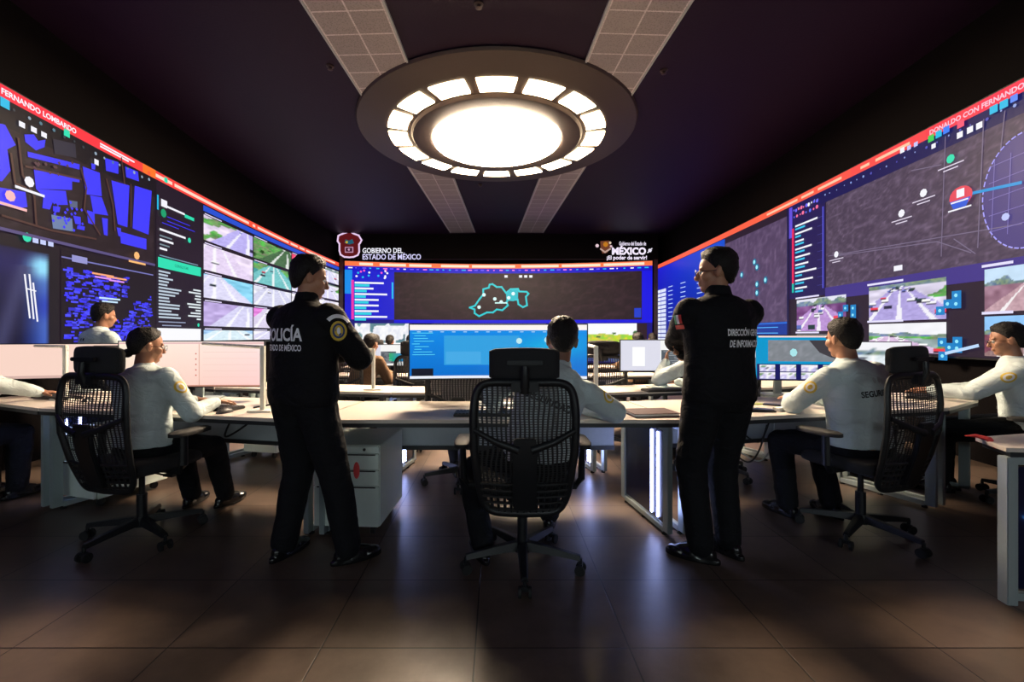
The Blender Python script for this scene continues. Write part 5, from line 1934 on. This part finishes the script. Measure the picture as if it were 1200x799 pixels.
    for (h0, k0, a0) in legs:
        b.cap(h0 + Vector((0, 0, .01)), k0, .098 * k * bulk, .074 * k * bulk); b.cap(k0, a0 + (k0 - a0) * .02, .074 * k * bulk, .062 * k * bulk)
    link_obj('trousers', remeshed(b, 'trousers', vox, 4, .014 if fine else .008, .10), m_trouser, body)
    # hair
    link_obj('hair', hair_mesh(Mh, k, hair), m_hair, body)
    if fine:
        for s_ in (-1, 1):
            e = M().ball(Mh @ (Vector((s_ * .030, .0745, -.002)) * k), (.0125 * k,) * 3, 12, 8).obj('eye', m_eye, body)
            M().ball(Mh @ (Vector((s_ * .030, .0845, -.002)) * k), (.0055 * k, .0035 * k, .0055 * k), 10, 6, Mh.to_3x3()).obj('iris', m_iris, e)
    if glasses:
        P = lambda a, b_, c: Mh @ (Vector((a, b_, c)) * k)
        gl = M()
        for s_ in (-1, 1):
            gl.tube([P(s_ * .031 + .024 * math.cos(q), .104 - .004 * abs(math.cos(q)), -.002 + .018 * math.sin(q)) for q in [2 * PI * i / 20 for i in range(20)]],
                    .0014, 6, 1, closed=True)
            gl.tube([P(s_ * .055, .100, .002), P(s_ * .076, .07, .002), P(s_ * .084, .0, .002), P(s_ * .084, -.012, -.012)], .0017, 6)
        gl.tube([P(-.008, .106, .003), P(.008, .106, .003)], .0015, 6)
        go_ = gl.obj('glasses', m_frame, body)
    # shoes
    if shoes:
        fd = pose.get('fdir', [(-.15, 1, 0), (.15, 1, 0)])
        for i, (h0, k0, a0) in enumerate(legs):
            f = Vector(fd[i]).normalized(); r_ = Vector((f.y, -f.x, 0)).normalized(); u = r_.cross(f).normalized()
            base = a0 - u * .085 * k
            R3 = Matrix((r_, f, u)).transposed()
            b = M()
            P = lambda a, b_, c: base + R3 @ (Vector((a, b_, c)) * k)
            b.ball(P(0, -.035, .045), (.036, .045, .045), 14, 10, R3); b.ball(P(0, .05, .040), (.042, .075, .036), 16, 10, R3)
            b.ball(P(0, .125, .032), (.045, .060, .030), 16, 10, R3); b.cap(P(0, -.015, .06), P(0, -.01, .11), .042, .043)
            b.cap(P(0, .0, .07), P(0, .10, .045), .038, .032)
            so = []
            for aa in range(24):
                q = 2 * PI * aa / 24; xx = .043 * math.cos(q); yy = .045 + .145 * math.sin(q)
                so.append((xx * (1 + .12 * math.sin(q)), yy))
            b.rings([[P(a, b_, .002) for a, b_ in so], [P(a * 1.03, b_, .014) for a, b_ in so], [P(a, b_, .030) for a, b_ in so]])
            link_obj('shoe', remeshed(b, 'shoe', .006 if fine else .01, 3), m_shoe, body)
    bvh = BVHTree.FromPolygons([v.co.copy() for v in gm.vertices], [tuple(p.vertices) for p in gm.polygons])
    info = dict(neck=neck, dirn=dirn, X=X, Y=Y, arms=arms, legs=legs, head=Mh, body=body, garment=go, bvh=bvh, sp=sp)
    return info


def back_text(info, rows, m=None, dx=0.0):
    """rows: (text, distance below the neck along the back, letter height, width)"""
    up = info['dirn']; X = info['X']; d = (info['Y']).normalized()
    for txt, down, h, w in rows:
        tw = text_tris(txt, .03)[2]
        O = info['neck'] - up * down - d * .6 + X * dx
        decal(info['garment'], info['bvh'], text_shape(txt, h, .03, w / (tw * h)), O, X, up, d, m or m_white_print, 'back_lettering')


def sleeve_patch(info, i, kind, out, frac=.35, up=None):
    """round or flag patch on the upper sleeve"""
    s0, e0 = info['arms'][i][0], info['arms'][i][1]
    c = s0.lerp(e0, frac); out = Vector(out).normalized(); up_ = Vector(up) if up is not None else (s0 - e0).normalized(); up_ = (up_ - out * up_.dot(out)).normalized()
    right = up_.cross(out) * 1.0
    O = c + out * .3; d = -out
    A = (info['garment'], info['bvh'])
    if kind == 'round':
        decal(*A, disc_shape(.036, .040), O, right, up_, d, m_yellow, 'sleeve_patch', label='round yellow sleeve patch')
        decal(*A, disc_shape(.025, .029), O, right, up_, d, m_white_print, 'patch_ring', off=.004)
        decal(*A, disc_shape(.013, .017), O, right, up_, d, m_yellow, 'patch_centre', off=.005)
    elif kind == 'badge':
        decal(*A, disc_shape(.042, .050), O - up_ * .02, right, up_, d, m_yellow, 'sleeve_badge', label='yellow badge below a curved white title')
        decal(*A, disc_shape(.031, .038), O - up_ * .02, right, up_, d, m_blue_patch, 'badge_ring', off=.004)
        decal(*A, disc_shape(.022, .028), O - up_ * .02, right, up_, d, m_yellow, 'badge_field', off=.005)
        decal(*A, disc_shape(.009, .018), O - up_ * .02, right, up_, d, m_white_print, 'badge_emblem', off=.006)
        n = 12; arc = [(math.cos(a) * .058, math.sin(a) * .058 - .012) for a in [PI * (.22 + .56 * q / n) for q in range(n + 1)]]
        arc2 = [(math.cos(a) * .078, math.sin(a) * .078 - .012) for a in [PI * (.22 + .56 * q / n) for q in range(n + 1)]]
        decal(*A, (arc + arc2, [(q, q + 1, n + 2 + q, n + 1 + q) for q in range(n)]), O, right, up_, d, m_white_print, 'badge_title', off=.004)
    else:
        for k_, mm in ((-1, m_green), (0, m_white_print), (1, m_redp)):
            decal(*A, ([(k_ * .017 - .0085, -.022), (k_ * .017 + .0085, -.022), (k_ * .017 + .0085, .022), (k_ * .017 - .0085, .022)], [(0, 1, 2, 3)]), O, right, up_, d, mm, 'flag_stripe', off=.004)
        decal(*A, ([(-.027, -.047), (.027, -.047), (.027, -.028), (-.027, -.028)], [(0, 1, 2, 3)]), O, right, up_, d, m_redp, 'flag_title', off=.004)

# ---------------------------------------------------------------- the two standing officers
stand = dict(hip=.93, lean=.03, feet=[(-.13, .02, 0), (.15, .04, 0)])
A_ = person(-1.07, 2.45, -0.48, 'person standing in black uniform lettered POLICÍA on the back, yellow badge on the shoulder',
            dict(hip=.915, lean=.03, yaw=-.60, pitch=-.16, feet=[(-.13, -.02, 0), (.24, .10, 0)], fdir=[(-.1, 1, 0), (.55, 1, 0)],
                 hands=[((.02, .32, 1.12), (.2, -.4, .9), (1, .15, .25), .7), ((.06, .30, 1.10), (-.4, -.3, .8), (-.8, .6, .3), .7)],
                 epole=[(-1, -.1, -.6), (1, -.1, -.6)]),
            top='jacket', tone='warm', k=.975, vox=.009, belly=1.14, bulk=1.20)
back_text(A_, [('POLICÍA', .205, .066, .27), ('ESTADO DE MÉXICO', .258, .032, .26)], dx=-.006)
sleeve_patch(A_, 1, 'badge', (.75, -.66, .15), .28, up=(0, 0, 1))
B_ = person(1.23, 2.45, 0.22, 'person standing with crossed arms and glasses, black uniform lettered DIRECCIÓN GENERAL on the back',
            dict(hip=.935, lean=.0, yaw=.95, pitch=-.03, feet=[(-.10, .02, 0), (.10, .05, 0)], fdir=[(-.95, 1, 0), (-.2, 1, 0)],
                 hands=[((.14, .20, 1.20), (0, -1, .1), (.9, .1, .3), .6), ((-.09, .22, 1.14), (.4, -1, .1), (-.6, -.3, .75), 1.0)],
                 epole=[(-1, .35, -.15), (1, .1, -.3)]),
            top='jacket', tone='warm', k=1.0, vox=.009, glasses=True, belly=1.05, bulk=1.14)
back_text(B_, [('DIRECCIÓN GENERAL', .205, .034, .25), ('DE INFORMACIÓN', .265, .036, .22)], dx=.065)
sleeve_patch(B_, 0, 'flag', (-.8, -.58, .1), .32, up=(0, 0, 1))

# ---------------------------------------------------------------- seated operators
C_ = person(0.22, 2.43, 0.0, 'person in a white shirt seated in the centre foreground chair, seen through its mesh back',
            dict(hip=.575, lean=.08, side=.26, roll=.08, yaw=.05, pitch=-.12, feet=[(-.30, .05, 0), (.12, .45, 0)], fdir=[(-.3, 1, 0), (.2, 1, 0)],
                 hands=[((-.24, .40, .775), (0, 0, -1), (.5, 1, 0), .35), ((.34, .38, .775), (0, 0, -1), (-.3, 1, 0), .35)],
                 epole=[(-1, -.3, -.3), (1, -.3, -.3)], kpole=[(-.6, 1, .6), (.1, 1, .3)]),
            top='shirt', tone='deep', k=1.0, vox=.009)
back_text(C_, [('SEGURIDAD', .22, .035, .26)], m_black_print)
sleeve_patch(C_, 1, 'round', (1, -.3, .2), .3)
D_ = person(-2.20, 2.77, -0.16, 'person with tied black hair and glasses in a white shirt, typing at the cream monitor',
            dict(hip=.56, lean=.04, side=-.06, yaw=-.50, pitch=-.12, feet=[(-.10, .46, 0), (.14, .50, 0)],
                 hands=[((.02, .36, .79), (0, 0, -1), (.4, 1, -.05), .4), ((.24, .30, .79), (0, 0, -1), (.1, 1, -.05), .4)],
                 epole=[(-.5, -.4, -1), (.6, -.4, -1)]),
            top='shirt', hair='tied', tone='warm', k=.93, vox=.009, glasses=True)
sleeve_patch(D_, 1, 'round', (1, -.2, .2), .3)
E_ = person(2.27, 2.77, 0.20, 'person in a white shirt lettered SEGURIDAD with a round sleeve patch, before the cyan monitor',
            dict(hip=.56, lean=.10, side=-.05, yaw=.02, pitch=-.10, feet=[(-.20, .34, 0), (.10, .28, 0)],
                 hands=[((-.10, .42, .80), (0, 0, -1), (.6, .6, 0), .6), ((.02, .40, .80), (0, 0, -1), (-.6, .6, 0), .6)],
                 epole=[(-1, -.1, -.8), (1, -.1, -.8)]),
            top='shirt', tone='warm', k=1.0, vox=.009, belly=1.06)
back_text(E_, [('SEGURIDAD', .215, .036, .24)], m_black_print, dx=.02)
decal(E_['garment'], E_['bvh'], disc_shape(.012, .018), E_['neck'] - E_['dirn'] * .12 - E_['Y'] * .6 + E_['X'] * .0, E_['X'], E_['dirn'], E_['Y'], m_tray, 'back_emblem')
decal(E_['garment'], E_['bvh'], disc_shape(.012, .018), E_['neck'] - E_['dirn'] * .12 - E_['Y'] * .6 + E_['X'] * .035, E_['X'], E_['dirn'], E_['Y'], m_tray, 'back_emblem')
sleeve_patch(E_, 0, 'round', (-.9, -.45, .2), .38)
F_ = person(3.90, 3.28, 0.78, 'person with glasses in a white shirt, typing at the right edge of the photo',
            dict(hip=.56, lean=.10, yaw=.15, pitch=-.15, feet=[(-.08, .45, 0), (.14, .42, 0)],
                 hands=[((-.12, .50, .80), (0, 0, -1), (.2, 1, 0), .35), ((.06, .48, .80), (0, 0, -1), (-.2, 1, 0), .35)],
                 epole=[(-.6, -.3, -1), (.6, -.3, -1)]),
            top='shirt', tone='tan', k=.98, vox=.010, glasses=True)
sleeve_patch(F_, 0, 'round', (-.9, -.3, .2), .34)
G_ = person(-4.02, 4.42, -0.35, 'person in a white shirt with back turned, before the blue street maps at far left',
            dict(hip=.80, lean=.12, yaw=-.25, pitch=-.12, feet=[(-.12, .10, 0), (.12, -.05, 0)],
                 hands=[((-.15, .38, .86), (0, 0, -1), (.2, 1, 0), .35), ((.18, .38, .86), (0, 0, -1), (-.2, 1, 0), .35)],
                 epole=[(-.6, -.3, -1), (.6, -.3, -1)], kpole=[(-.2, 1, 0), (.2, 1, 0)]),
            top='shirt', tone='tan', k=.97, vox=.011, fine=False)
back_text(G_, [('SEGURIDAD', .20, .034, .24)], m_black_print)
for dx in (-.018, .018):
    decal(G_['garment'], G_['bvh'], disc_shape(.010, .014), G_['neck'] - G_['dirn'] * .12 - G_['Y'] * .6 + G_['X'] * dx, G_['X'], G_['dirn'], G_['Y'], m_black_print, 'back_emblem')
person(-3.86, 3.02, -0.10, 'person cut off by the left edge, one hand resting on the desk',
       dict(hip=.56, lean=.12, yaw=0, feet=[(-.10, .40, 0), (.14, .40, 0)],
            hands=[((-.15, .50, .80), (0, 0, -1), (.4, 1, 0), .35), ((.18, .56, .775), (0, 0, -1), (.8, .6, 0), .5)],
            epole=[(-.6, -.3, -1), (.6, -.3, -1)]),
       top='shirt', tone='warm', k=.97, vox=.011)
sit = lambda **kw: dict(dict(hip=.56, lean=.12, yaw=0, pitch=-.1, feet=[(-.10, .42, 0), (.12, .40, 0)],
                             hands=[((-.16, .42, .79), (0, 0, -1), (.2, 1, 0), .4), ((.16, .42, .79), (0, 0, -1), (-.2, 1, 0), .4)]), **kw)
person(-0.30, 3.80, 0.0, 'person in a grey shirt hidden behind the wide blue monitor, an arm and shoes showing',
       sit(lean=.30, pitch=-.3, feet=[(-.05, .12, 0), (.16, .30, 0)]), top='grey', tone='tan', k=.94, vox=.012, fine=False)
H_ = person(1.90, 4.00, 0.55, 'person in a white shirt, half hidden by the officer with crossed arms, hand at chin',
            sit(lean=.25, hands=[((-.18, .30, 1.0), (.6, -.6, 0), (.4, .2, .9), .7), ((.10, .40, .79), (0, 0, -1), (-.3, 1, 0), .4)],
                epole=[(-1, .2, -.8), (.6, -.3, -1)]),
            top='shirt', tone='tan', k=.96, vox=.012, fine=False)
# far operators, a few pixels each
for (fx, fy, rz, top_, lean, lab) in (
        (-1.78, 6.42, 0.2, 'dark', .30, 'far person in dark clothes, leftmost of three behind the badged officer'),
        (-2.00, 8.10, 0.0, 'dark', .36, 'far person in dark clothes, middle one of three behind the badged officer'),
        (-1.28, 6.40, -0.1, 'dark', .30, 'far person in dark clothes just left of the wide blue monitor'),
        (2.08, 6.45, 0.2, 'brown', .05, 'far person in brown whose head shows above the pale monitor'),
        (2.88, 8.10, 0.1, 'dark', .10, 'far person in dark clothes, only the hair showing above the pale monitor'),
        (0.92, 6.40, 0.2, 'dark', .42, 'far person in dark clothes stooping right of the wide blue monitor')):
    person(fx, fy, rz, lab, sit(lean=lean, pitch=-.2), top=top_, tone='tan', k=.90, vox=.016, fine=False)
J_ = person(-1.56, 5.08, -0.35, 'person in brown with a bent arm, behind the badged officer',
            sit(lean=.34, hands=[((-.10, .38, .95), (0, 0, -1), (.4, .8, 0), .5), ((.12, .40, .79), (0, 0, -1), (-.3, 1, 0), .4)]),
            top='brown', tone='tan', k=.92, vox=.013, fine=False)

# ---------------------------------------------------------------- the other chairs
chair(-2.19, 2.74, -0.24, 'black mesh chair of the woman typing at the cream curved monitor')
chair(2.28, 2.78, 0.36, 'black mesh chair behind the seated man lettered SEGURIDAD')
chair(3.95, 3.25, 0.80, 'black mesh chair under the man at the right edge')
chair(-3.86, 2.96, -0.10, 'black mesh chair cut by the left edge of the photo')
chair(-0.30, 3.78, 0.0, 'black mesh chair hidden behind the wide blue monitor')
chair(1.93, 3.97, 0.55, 'black mesh chair hidden behind the officer with crossed arms')
chair(-0.98, 5.00, 0.5, 'black mesh chair with a pale back, just left of the wide blue monitor')
chair(-1.79, 6.38, 0.2, 'black mesh chair under the leftmost far person')
chair(-1.57, 5.05, -0.35, 'black mesh chair under the person in brown with a bent arm')
chair(0.91, 6.36, 0.2, 'black mesh chair under the far person stooping right of the wide blue monitor')
chair(1.25, 4.95, -0.5, 'empty black mesh chair turned aside, seen below the pale monitor')
chair(2.08, 6.42, 0.2, 'black mesh chair under the far person in brown')
